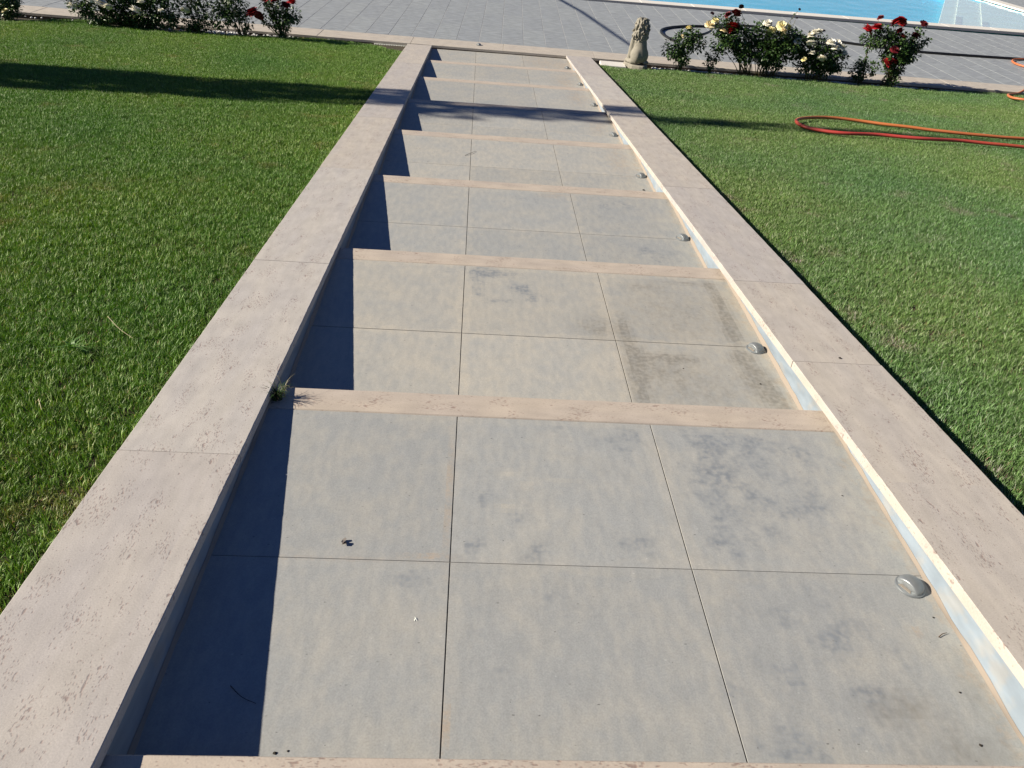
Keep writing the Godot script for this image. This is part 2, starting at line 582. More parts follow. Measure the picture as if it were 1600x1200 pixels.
func blossom_mesh(sd: int, rad: float, c1: Color, c2: Color) -> ArrayMesh:
	var r := RandomNumberGenerator.new()
	r.seed = sd
	var st := begin()
	st.set_smooth_group(-1)
	for ring in 4:
		var n: int = [4, 5, 7, 8][ring]
		var open: float = [0.25, 0.6, 0.95, 1.25][ring]
		var len: float = rad * [0.75, 0.95, 1.05, 1.0][ring]
		for k in n:
			var a := TAU * (k + ring * 0.37 + r.randf_range(-0.15, 0.15)) / n
			var out := Vector3(cos(a), 0, sin(a))
			var side := Vector3(-sin(a), 0, cos(a))
			var w := len * 0.52
			var o := open * r.randf_range(0.85, 1.15)
			var p0 := Vector3(0, -rad * 0.35, 0) + out * rad * 0.1
			var p1 := p0 + (Vector3.UP * cos(o * 0.8) + out * sin(o * 0.8)) * len * 0.55
			var p2 := p1 + (Vector3.UP * cos(o * 1.5) + out * sin(o * 1.5)) * len * 0.5
			var cup := -out * w * 0.35
			st.set_color(c1.lerp(c2, r.randf()))
			quad(st, p0 - side * w * 0.3, p0 + side * w * 0.3, p1 + side * w + cup, p1, out + Vector3.UP)
			quad(st, p0 - side * w * 0.3, p1, p1 - side * w + cup, p0 - side * w * 0.3, out + Vector3.UP)
			quad(st, p1 - side * w + cup, p1, p2, p2 - side * w * 0.7 + cup, out + Vector3.UP)
			quad(st, p1, p1 + side * w + cup, p2 + side * w * 0.7 + cup, p2, out + Vector3.UP)
	return finish(st)

# blobs: [centre, radii, leaves]; blossoms: [centre, radius, colour key]
func rose(label: String, sd: int, foot: Vector3, blobs: Array, blossoms: Array, spread := 0.05, group := "rose bushes in the bed beside the deck") -> void:
	var r := RandomNumberGenerator.new()
	r.seed = sd
	var root := base("rose_bush", foot)
	tag(root, label, "rose bush", group)
	var canes := begin()
	var leaves := begin()
	leaves.set_smooth_group(-1)
	var ends := []
	for b in blobs:
		for k in 3:
			ends.append(b[0] + Vector3(r.randf_range(-1, 1), r.randf_range(-0.6, 0.8), r.randf_range(-1, 1)) * b[1] * 0.7)
	for b in blossoms: ends.append(b[0] - Vector3.UP * b[1] * 0.4)
	for e in ends:
		var p0 := Vector3(r.randf_range(-spread, spread), -0.02, r.randf_range(-spread, spread) * 0.7)
		var p3: Vector3 = e - foot
		var p1 := p0 + Vector3(p3.x * 0.15, p3.y * 0.45, p3.z * 0.15)
		var p2 := p0.lerp(p3, 0.75) + Vector3(r.randf_range(-0.03, 0.03), 0.02, r.randf_range(-0.03, 0.03))
		var pts := []
		var rad := []
		for k in 7:
			var t := k / 6.0
			pts.append(p0.bezier_interpolate(p1, p2, p3, t))
			rad.append(lerpf(0.0055, 0.0022, t))
		tube(canes, pts, rad, 5)
		for k in 10:
			var t := r.randf_range(0.45, 1.0)
			leaf_at(leaves, r, p0.bezier_interpolate(p1, p2, p3, t), Vector3(r.randf_range(-1, 1), 0.1, r.randf_range(-1, 1)), r.randf_range(0.028, 0.045), Color(0.032, 0.075, 0.018))
	for b in blobs:
		var n: int = int(b[2] * 1.7)
		for k in n / 5:
			var d := Vector3(r.randfn(), r.randfn(), r.randfn()).normalized()
			var p: Vector3 = b[0] - foot + d * b[1] * 1.15 * (r.randf() ** 0.4)
			var dark := r.randf()
			for j in 5:
				var c := Color(0.020, 0.052, 0.012).lerp(Color(0.060, 0.115, 0.026), dark * 0.7 + r.randf() * 0.3)
				leaf_at(leaves, r, p + Vector3(r.randf_range(-1, 1), r.randf_range(-1, 1), r.randf_range(-1, 1)) * 0.030, d, r.randf_range(0.026, 0.048), c)
	put(finish(canes), "canes", M["cane"], root)
	var f := put(finish(leaves), "foliage", M["leaf"], root)
	f.set_meta("kind", "stuff")
	var tones := {"red": [Color(0.42, 0.006, 0.012), Color(0.24, 0.004, 0.010)], "dark": [Color(0.085, 0.005, 0.010), Color(0.16, 0.010, 0.016)], "bud": [Color(0.030, 0.010, 0.022), Color(0.05, 0.02, 0.03)], "yellow": [Color(0.84, 0.72, 0.28), Color(0.87, 0.83, 0.58)], "cream": [Color(0.84, 0.78, 0.58), Color(0.86, 0.70, 0.36)], "white": [Color(0.80, 0.80, 0.74), Color(0.78, 0.74, 0.60)]}
	for k in blossoms.size():
		var b = blossoms[k]
		var o := put(blossom_mesh(sd * 31 + k, b[1] * 1.2, tones[b[2]][0], tones[b[2]][1]), "blossom", M["petal"], root)
		o.position = b[0] - foot + V(-0.01, 0.022, 0.06)
		o.rotation = Vector3(r.randf_range(-0.3, 0.7), r.randf() * TAU, r.randf_range(-0.5, 0.5))

func V(x: float, y: float, z: float) -> Vector3: return Vector3(x, y, z)

# ---------------------------------------------------------------- lion: a distance field meshed as surface nets
func cap(p: Vector3, a: Vector3, b: Vector3, ra: float, rb: float) -> float:
	var ab := b - a
	var t := clampf((p - a).dot(ab) / ab.length_squared(), 0.0, 1.0)
	return (p - a - ab * t).length() - lerpf(ra, rb, t)

func ell(p: Vector3, c: Vector3, r: Vector3) -> float:
	var q := (p - c) / r
	var k := q.length()
	return (k - 1.0) * minf(r.x, minf(r.y, r.z))

func smin(a: float, b: float, k: float) -> float:
	var h := clampf(0.5 + 0.5 * (b - a) / k, 0.0, 1.0)
	return lerpf(b, a, h) - k * h * (1.0 - h)

func lion_field(p: Vector3, curls: FastNoiseLite) -> float:
	# faces -z; seated on its haunches, front legs straight
	var d := cap(p, V(0, 0.105, 0.020), V(0, 0.31, -0.028), 0.086, 0.078)
	for s in [-1.0, 1.0]:
		var haunch := ell(p, V(s * 0.074, 0.105, 0.0), V(0.046, 0.095, 0.074))
		var paw := cap(p, V(s * 0.088, 0.036, -0.03), V(s * 0.088, 0.032, -0.085), 0.030, 0.024)
		var leg := cap(p, V(s * 0.062, 0.28, -0.075), V(s * 0.060, 0.045, -0.122), 0.036, 0.027)
		var toe := cap(p, V(s * 0.060, 0.034, -0.122), V(s * 0.060, 0.030, -0.158), 0.029, 0.022)
		d = smin(d, smin(haunch, paw, 0.02), 0.018)
		d = smin(d, smin(leg, toe, 0.02), 0.022)
	# mane: a heavy mass of locks down to the shoulders, and the head in front of it
	var mane := smin(ell(p, V(0.004, 0.425, -0.03), V(0.090, 0.115, 0.086)), ell(p, V(0, 0.345, -0.03), V(0.096, 0.10, 0.088)), 0.03)
	mane += curls.get_noise_3d(p.x, p.y * 0.55, p.z) * 0.042
	d = smin(d, mane, 0.012)
	var head := smin(ell(p, V(0.04, 0.43, -0.085), V(0.062, 0.072, 0.062)), cap(p, V(0.055, 0.405, -0.10), V(0.088, 0.400, -0.145), 0.042, 0.032), 0.02)
	d = smin(d, head, 0.012)
	for s in [-1.0, 1.0]:
		d = smin(d, ell(p, V(0.03 + s * 0.055, 0.50, -0.06 + s * 0.03), V(0.020, 0.022, 0.016)), 0.01)
		d = maxf(d, -ell(p, V(0.083 + s * 0.022, 0.437, -0.128 + s * 0.015), V(0.010, 0.007, 0.012)))
	d = maxf(d, -cap(p, V(0.088, 0.388, -0.182), V(0.124, 0.388, -0.158), 0.006, 0.006))
	# tail curled round the right haunch
	d = smin(d, cap(p, V(0.02, 0.03, 0.085), V(0.10, 0.028, 0.060), 0.018, 0.016), 0.01)
	d = smin(d, cap(p, V(0.10, 0.028, 0.060), V(0.128, 0.03, -0.02), 0.016, 0.022), 0.01)
	return d

func lion_mesh() -> ArrayMesh:
	var curls := blade_noise(3, 26.0, 2)
	var cell := 0.0095
	var lo := V(-0.18, -0.01, -0.26)
	var nx := 38
	var ny := 60
	var nz := 44
	var val := PackedFloat32Array()
	val.resize(nx * ny * nz)
	for k in nz:
		for j in ny:
			for i in nx:
				val[(k * ny + j) * nx + i] = lion_field(lo + V(i, j, k) * cell, curls)
	var id := {}
	var pts := PackedVector3Array()
	var corner := [[0, 0, 0], [1, 0, 0], [0, 1, 0], [1, 1, 0], [0, 0, 1], [1, 0, 1], [0, 1, 1], [1, 1, 1]]
	var edges := [[0, 1], [2, 3], [4, 5], [6, 7], [0, 2], [1, 3], [4, 6], [5, 7], [0, 4], [1, 5], [2, 6], [3, 7]]
	for k in nz - 1:
		for j in ny - 1:
			for i in nx - 1:
				var v := []
				var neg := 0
				for c in corner:
					var q := val[((k + c[2]) * ny + j + c[1]) * nx + i + c[0]]
					v.append(q)
					if q < 0.0: neg += 1
				if neg == 0 or neg == 8: continue
				var sum := Vector3.ZERO
				var n := 0
				for e in edges:
					if (v[e[0]] < 0.0) != (v[e[1]] < 0.0):
						var t: float = v[e[0]] / (v[e[0]] - v[e[1]])
						var a := V(corner[e[0]][0], corner[e[0]][1], corner[e[0]][2])
						var b := V(corner[e[1]][0], corner[e[1]][1], corner[e[1]][2])
						sum += a.lerp(b, t)
						n += 1
				id[(k * ny + j) * nx + i] = pts.size()
				pts.append(lo + (V(i, j, k) + sum / n) * cell)
	var idx := PackedInt32Array()
	var norms := PackedVector3Array()
	norms.resize(pts.size())
	var add := func(q: Array, flip: bool):
		for t in [[0, 1, 2], [0, 2, 3]]:
			var a: int = q[t[0]]
			var b: int = q[t[1] if not flip else t[2]]
			var c: int = q[t[2] if not flip else t[1]]
			idx.append(a); idx.append(b); idx.append(c)
	var ax := [1, nx, nx * ny]
	for k in range(1, nz - 1):
		for j in range(1, ny - 1):
			for i in range(1, nx - 1):
				var at := (k * ny + j) * nx + i
				for d in 3:
					var s0 := val[at] < 0.0
					if s0 == (val[at + ax[d]] < 0.0): continue
					var u: int = ax[(d + 1) % 3]
					var w: int = ax[(d + 2) % 3]
					var q := [id.get(at, -1), id.get(at - u, -1), id.get(at - u - w, -1), id.get(at - w, -1)]
					if -1 in q: continue
					add.call(q, s0)
	for k in pts.size():
		var e := 0.006
		var p := pts[k]
		norms[k] = V(lion_field(p + V(e, 0, 0), curls) - lion_field(p - V(e, 0, 0), curls), lion_field(p + V(0, e, 0), curls) - lion_field(p - V(0, e, 0), curls), lion_field(p + V(0, 0, e), curls) - lion_field(p - V(0, 0, e), curls)).normalized()
	var arr := []
	arr.resize(Mesh.ARRAY_MAX)
	arr[Mesh.ARRAY_VERTEX] = pts
	arr[Mesh.ARRAY_NORMAL] = norms
	arr[Mesh.ARRAY_INDEX] = idx
	var m := ArrayMesh.new()
	m.add_surface_from_arrays(Mesh.PRIMITIVE_TRIANGLES, arr)
	return m

# ---------------------------------------------------------------- step light: a round plate with a hood open on one side
func step_light_parts(root: Node3D) -> void:
	var st := begin()
	var prof := [V(0.0365, 0, 0), V(0.0365, 0.003, 0), V(0.0345, 0.0046, 0), V(0.0, 0.0046, 0)]
	for k in 28:
		var a := TAU * k / 28
		var b := TAU * (k + 1) / 28
		for j in 3:
			var p: Vector3 = prof[j]
			var q: Vector3 = prof[j + 1]
			var out := V(cos(a), 0, sin(a)) + Vector3.UP * (0.0 if j == 0 else (1.0 if j == 1 else 8.0))
			st.set_smooth_group(j + 1)
			quad(st, p.rotated(Vector3.UP, -a), p.rotated(Vector3.UP, -b), q.rotated(Vector3.UP, -b), q.rotated(Vector3.UP, -a), out)
	put(finish(st), "plate", M["fitting"], root)
	# hood: flattened dome, cut by a plane so that its left side stands open
	st = begin()
	st.set_smooth_group(1)
	var cut := -0.016
	var grid := []
	for k in 10:
		var row := []
		for j in 29:
			var a := TAU * j / 28
			var e := PI / 2 * k / 9
			var p := V(cos(a) * cos(e) * 0.0325, 0.0046 + sin(e) * 0.0205, sin(a) * cos(e) * 0.0325)
			p.x = maxf(p.x, cut)
			row.append(p)
		grid.append(row)
	for k in 9:
		for j in 28:
			var c: Vector3 = (grid[k][j] + grid[k + 1][j + 1]) / 2
			var out := c - V(0.004, 0.0, 0)
			if grid[k][j].x <= cut and grid[k][j + 1].x <= cut and grid[k + 1][j].x <= cut: out = Vector3.LEFT
			quad(st, grid[k][j], grid[k][j + 1], grid[k + 1][j + 1], grid[k + 1][j], out)
	put(finish(st), "hood", M["fitting"], root)
	# ribbed glass in the opening
	st = begin()
	for k in 5:
		box(st, V(-0.0245 + k * 0.0017, 0.0046, -0.017 + k * 0.001), V(-0.0235 + k * 0.0017, 0.0062, 0.017 - k * 0.001))
	put(finish(st), "lens", M["lens"], root)

# ================================================================ the scene
func _ready() -> void:
	rng.seed = 20240611
	# camera
	var cam := Camera3D.new()
	cam.name = "camera"
	cam.fov = rad_to_deg(2.0 * atan(600.0 / 1194.99))
	cam.near = 0.05
	cam.far = 400.0
	add_child(cam)
	cam.transform = Transform3D(Basis(V(0.99685707, 0.07402037, 0.02823296), V(-0.04477407, 0.82040699, -0.57002436), -V(0.06535592, -0.56696864, -0.8211426)).orthonormalized(), V(0.00932726, 1.42305658, 1.97645627))
	cam.current = true
	# sky
	var sky_mat := ProceduralSkyMaterial.new()
	sky_mat.sky_top_color = Color(0.14, 0.225, 0.39)
	sky_mat.sky_horizon_color = Color(0.70, 0.78, 0.86)
	sky_mat.sky_curve = 0.09
	sky_mat.ground_bottom_color = Color(0.16, 0.17, 0.13)
	sky_mat.ground_horizon_color = Color(0.40, 0.45, 0.48)
	sky_mat.sun_angle_max = 1.0
	var sky := Sky.new()
	sky.sky_material = sky_mat
	var env := Environment.new()
	env.background_mode = Environment.BG_SKY
	env.sky = sky
	env.background_energy_multiplier = 0.80
	env.tonemap_mode = Environment.TONE_MAPPER_LINEAR
	env.tonemap_exposure = 1.70
	env.sdfgi_enabled = true
	env.ssao_enabled = true
	env.ssil_enabled = true
	var we := WorldEnvironment.new()
	we.name = "world_environment"
	we.environment = env
	add_child(we)
	# sun: low on the left, straight across the steps
	var sun := DirectionalLight3D.new()
	sun.name = "sun"
	sun.light_color = Color(1.0, 0.955, 0.885)
	sun.light_energy = 1.6
	sun.light_angular_distance = 0.5
	sun.shadow_enabled = true
	add_child(sun)
	sun.look_at_from_position(Vector3.ZERO, V(1.0, -1.0 / 1.785, -0.023), Vector3.UP)
	materials()
	structure()
	objects()

func materials() -> void:
	make_travertine()
	make_deck()
	make_wall()
	make_soil()
	make_pool_finish()
	M["grout"] = plain(Color(0.40, 0.375, 0.34), 0.95)
	M["grout_dark"] = plain(Color(0.30, 0.285, 0.265), 0.95)
	M["deck_grout"] = plain(Color(0.66, 0.66, 0.65), 0.95)
	M["mortar"] = plain(Color(0.57, 0.53, 0.485), 0.95)
	M["rough_stone"] = plain(Color(0.42, 0.37, 0.32), 0.95)
	var g := plain(Color.WHITE, 0.55)
	g.vertex_color_use_as_albedo = true
	g.backlight_enabled = true
	g.backlight = Color(0.56, 0.62, 0.08)
	M["grass"] = g
	var l := plain(Color.WHITE, 0.42)
	l.vertex_color_use_as_albedo = true
	l.backlight_enabled = true
	l.backlight = Color(0.25, 0.25, 0.25)
	M["leaf"] = l
	var p := plain(Color.WHITE, 0.6)
	p.vertex_color_use_as_albedo = true
	p.backlight_enabled = true
	p.backlight = Color(0.35, 0.35, 0.35)
	M["petal"] = p
	M["cane"] = plain(Color(0.36, 0.34, 0.20), 0.8)
	M["fitting"] = plain(Color(0.54, 0.56, 0.57), 0.4, 0.5)
	M["lens"] = plain(Color(0.55, 0.52, 0.48), 0.3)
	M["white_stone"] = plain(Color(0.84, 0.83, 0.80), 0.6)
	M["white_plastic"] = plain(Color(0.80, 0.81, 0.78), 0.5)
	M["black_rubber"] = plain(Color(0.07, 0.07, 0.075), 0.45)
	M["bark"] = plain(Color(0.30, 0.24, 0.19), 0.9)
	M["steel"] = plain(Color(0.35, 0.35, 0.36), 0.5, 0.6)

# ---------------------------------------------------------------- structure
func structure() -> void:
	# ground: far sheet round the pool, and the two sloping lawns' soil
	var st := begin()
	var gy := -0.80
	var px0 := 0.4
	var px1 := 13.15
	var pz0 := -13.75
	var pz1 := -24.4
	for r in [[-120, 120, pz1, -160], [-120, px0, pz0, pz1], [px1, 120, pz0, pz1], [-120, 120, -8.0, pz0]]:
		quad(st, V(r[0], gy, r[2]), V(r[1], gy, r[2]), V(r[1], gy, r[3]), V(r[0], gy, r[3]), Vector3.UP)
	# below the steps and out to the sides the ground follows the slope
	quad(st, V(-0.9, -1.0, -9.0), V(1.52, -1.0, -9.0), V(1.52, -0.35, 6), V(-0.9, -0.35, 6), Vector3.UP)
	for s in [[-120.0, -0.884], [1.50, 120.0]]:
		var left: bool = s[0] < 0
		for k in 12:
			var za := 6.0 - k * 1.22
			var zb := 6.0 - (k + 1) * 1.22
			var ya := maxf(soil_l(za) if left else soil_r(za), -0.735)
			var yb := maxf(soil_l(zb) if left else soil_r(zb), -0.735)
			quad(st, V(s[0], ya, za), V(s[1], ya, za), V(s[1], yb, zb), V(s[0], yb, zb), Vector3.UP)
	quad(st, V(-120, 0.48, 6), V(120, 0.48, 6), V(120, 3, 60), V(-120, 3, 60), Vector3.UP)
	tag(put(finish(st), "ground", M["soil"]), "brown soil under the lawns, beds and paving", "ground", "", "structure")
	build_steps()
	build_walls()
	build_deck()
	build_pool()

const STEP_LABEL := [
	"step nearest the camera, only its far nosing in view at the bottom edge",
	"large grey step nearest the camera with blue-grey worn tiles and a dead leaf",
	"beige second step with dark soil stains along its right wall and joint",
	"grey third step with bluish worn patch on its right tile",
	"fourth step, beige middle tile with a dark twig on it",
	"fifth step, crossed by the soft shadow of a tree",
	"sixth step, plain pale grey, just beyond the tree shadow",
	"seventh step, pale, second from the pool deck",
	"eighth and last step, ending against the edge of the pool deck"]

func build_steps() -> void:
	var texs := []
	texs.append(step_texture(512, 352, 100, 0.3, [0.2, 0.3, 0.2, 0.2, 0.3, 0.2], 0.1, 0.5, []))
	texs.append(step_texture(1024, 704, 110, 0.22, [0.14, 0.40, 0.52, 0.16, 0.32, 0.50], 0.10, 0.6, [
		[0.88, 0.20, 0.16, 0.06, 0.55, 0], [0.74, 0.30, 0.08, 0.14, 0.5, 0], [0.82, 0.46, 0.09, 0.10, 0.45, 0], [0.72, 0.58, 0.06, 0.06, 0.4, 0], [1.0, 0.40, 0.10, 0.10, 0.2, 0],
		[0.33, 0.14, 0.05, 0.03, 0.6, 0], [0.50, 0.18, 0.05, 0.07, 0.5, 0], [0.08, 0.47, 0.03, 0.03, 0.55, 0], [0.18, 0.55, 0.03, 0.05, 0.4, 0], [0.06, 0.65, 0.03, 0.04, 0.5, 0], [0.22, 0.66, 0.05, 0.03, 0.4, 0], [0.45, 0.62, 0.07, 0.05, 0.3, 0],
		[0.10, 0.95, 0.04, 0.08, 0.3, 0], [0.25, 0.80, 0.06, 0.05, 0.25, 0], [-0.09, 0.75, 0.05, 0.04, 0.5, 0], [-0.18, 0.66, 0.07, 0.03, 0.35, 0],
		[0.80, 0.84, 0.03, 0.04, 0.6, 0], [0.90, 0.90, 0.05, 0.05, 0.6, 0], [0.76, 0.97, 0.025, 0.035, 0.7, 0], [0.95, 0.84, 0.05, 0.03, 0.35, 0], [0.92, 1.02, 0.04, 0.03, 0.45, 0], [0.97, 1.06, 0.08, 0.04, 0.4, 1], [0.85, 1.12, 0.02, 0.015, 0.7, 0], [0.88, 1.15, 0.02, 0.012, 0.6, 0], [0.70, 1.15, 0.06, 0.05, 0.5, 0], [0.62, 1.05, 0.05, 0.10, 0.25, 0], [1.08, 1.16, 0.12, 0.05, 0.3, 1], [1.10, 0.86, 0.012, 0.014, 0.5, 3], [1.16, 1.02, 0.03, 0.08, 0.25, 1],
		[0.15, 0.36, 0.03, 0.02, 0.3, 2], [0.14, 0.49, 0.025, 0.018, 0.4, 2], [0.30, 0.38, 0.05, 0.015, 0.22, 2], [0.20, 0.40, 0.02, 0.015, 0.3, 2], [0.60, 0.35, 0.04, 0.25, 0.15, 2],
		[-0.06, 0.67, 0.05, 0.012, 0.5, 3], [-0.012, 0.45, 0.010, 0.22, 0.35, 3], [-0.30, 0.684, 0.2, 0.006, 0.3, 3], [0.004, 1.12, 0.012, 0.06, 0.5, 3]]))
	texs.append(step_texture(1024, 704, 120, 0.80, [0.10, 0.22, 0.10, 0.10, 0.10, 0.12], 0.24, 0.55, [
		[0.08, 0.17, 0.07, 0.07, 0.95, 0], [0.16, 0.16, 0.10, 0.03, 0.7, 0], [0.25, 0.31, 0.06, 0.05, 0.85, 0], [0.06, 0.30, 0.03, 0.12, 0.5, 0], [0.33, 0.39, 0.08, 0.04, 0.4, 0], [0.15, 0.42, 0.06, 0.04, 0.4, 0], [-0.10, 0.17, 0.06, 0.03, 0.4, 0], [0.15, 0.85, 0.05, 0.04, 0.3, 0], [-0.35, 0.95, 0.08, 0.1, 0.25, 0], [-0.15, 0.88, 0.06, 0.03, 0.3, 0],
		[0.64, 0.62, 0.03, 0.12, 0.5, 1], [0.66, 0.80, 0.04, 0.12, 0.6, 1], [0.64, 1.02, 0.03, 0.14, 0.55, 1], [0.54, 0.60, 0.08, 0.10, 0.35, 1], [0.80, 0.80, 0.10, 0.03, 0.5, 1], [0.75, 0.88, 0.10, 0.08, 0.25, 1],
		[1.10, 0.18, 0.025, 0.06, 0.5, 1], [1.11, 0.32, 0.03, 0.08, 0.55, 1], [1.10, 0.48, 0.03, 0.10, 0.6, 1], [1.09, 0.62, 0.03, 0.08, 0.55, 1], [1.08, 0.78, 0.05, 0.06, 0.6, 1], [1.10, 0.92, 0.05, 0.09, 0.75, 1], [1.13, 1.05, 0.05, 0.08, 0.6, 1], [1.0, 0.16, 0.12, 0.02, 0.3, 1], [0.80, 0.22, 0.08, 0.04, 0.25, 1], [0.9, 0.45, 0.25, 0.25, 0.22, 1], [0.85, 1.0, 0.25, 0.2, 0.24, 1]]))
	texs.append(step_texture(768, 528, 130, 0.28, [0.12, 0.22, 0.36, 0.12, 0.22, 0.38], 0.16, 0.5, [[0.85, 0.25, 0.16, 0.08, 0.4, 0], [0.95, 0.9, 0.15, 0.1, 0.45, 0], [0.3, 0.25, 0.1, 0.1, 0.3, 0], [0.5, 0.15, 0.08, 0.05, 0.35, 3]]))
	texs.append(step_texture(512, 352, 140, 0.62, [0.10, 0.10, 0.22, 0.12, 0.14, 0.20], 0.12, 0.7, [[1.05, 0.4, 0.08, 0.3, 0.35, 3]]))
	texs.append(step_texture(512, 352, 150, 0.45, [0.16, 0.2, 0.22, 0.14, 0.18, 0.18], 0.12, 0.75, [[1.05, 0.4, 0.08, 0.3, 0.35, 3]]))
	texs.append(step_texture(512, 352, 160, 0.40, [0.12, 0.2, 0.18, 0.14, 0.18, 0.18], 0.12, 0.8, [[1.02, 0.4, 0.1, 0.3, 0.45, 3]]))
	texs.append(step_texture(512, 352, 170, 0.50, [0.12, 0.18, 0.18, 0.14, 0.18, 0.18], 0.10, 0.8, [[1.0, 0.6, 0.12, 0.3, 0.45, 3], [1.1, 0.2, 0.08, 0.1, 0.4, 3]]))
	texs.append(step_texture(512, 352, 180, 0.60, [0.12, 0.18, 0.10, 0.14, 0.18, 0.12], 0.10, 0.8, [[0.85, 0.5, 0.25, 0.4, 0.4, 3], [1.1, 0.6, 0.08, 0.3, 0.4, 3]]))
	for n in 9:
		var k := n - 1                                     # -1 is the step under the camera
		var y := -k * RISE
		var zf := -k * RUN
		var zn := zf + RUN
		if k == 7: zf = deck_edge(0.3) + 0.0
		if k == 7: zn = -6.0 * RUN
		var root := base("stone_step", V(0, y, 0))
		tag(root, STEP_LABEL[n], "step", "steps between the two side walls", "structure")
		var mat := plain(Color.WHITE, 0.74)
		mat.albedo_texture = texs[n]
		var slip := zf + (0.102 if k < 7 else 0.0)
		# nosing of travertine along the far edge
		if k < 7:
			var o := put(slab(WALL_L + 0.002, WALL_R - 0.002, zf - 0.012, zf + 0.101, 0.034, 0.003, Rect2(0.07 * n + 0.02, 0.1 + 0.09 * n, 0.59, 0.2)), "nosing", M["nosing"], root)
			o.position.y = 0.0008
			st_riser(root, zf, k)
		# six tiles, joints of 4 mm, the grout recessed between them
		var gap := 0.0015
		var cols := [WALL_L + 0.001, 0.0, 0.6, WALL_R - 0.001]
		var mid := zf + (0.69 if k < 7 else 0.70)
		var rows := [slip + 0.0015, mid, zn - 0.013]
		var t0 := zn - RUN
		var ci := 0
		for c in 3:
			for r in 2:
				var x0: float = cols[c] + (gap if c > 0 else 0.0)
				var x1: float = cols[c + 1] - (gap if c < 2 else 0.0)
				var z0: float = rows[r] + (gap * (0.7 if k < 1 else 1.5) if r > 0 else 0.0)
				var z1: float = rows[r + 1] - (gap * (0.7 if k < 1 else 1.5) if r == 0 else 0.0)
				var win := Rect2((x0 - WALL_L) / 1.7806, (z0 - t0) / RUN, (x1 - x0) / 1.7806, (z1 - z0) / RUN)
				var o := part(slab(x0, x1, z0, z1, 0.012, 0.0004, win), "tile", ci, mat, root)
				o.position.y = [0.0, 0.0006, -0.0004, 0.0003, -0.0003, 0.0005][ci]
				ci += 1
		var st := begin()
		box(st, V(WALL_L, -0.02, slip), V(WALL_R, -0.0022, zn - 0.0125))
		put(finish(st), "grout", M["grout"] if k < 1 else M["grout_dark"], root)
		st = begin()
		box(st, V(WALL_L + 0.0005, -0.30, slip - 0.09), V(WALL_R - 0.0005, -0.0205, zn - 0.0135))
		put(finish(st), "bed", M["rough_stone"], root)

func st_riser(root: Node3D, zf: float, k: int) -> void:
	var st := begin()
	box(st, V(WALL_L + 0.001, -RISE - 0.02, zf), V(WALL_R - 0.001, -0.0345, zf + 0.009))
	put(finish(st), "riser", M["nosing"], root)

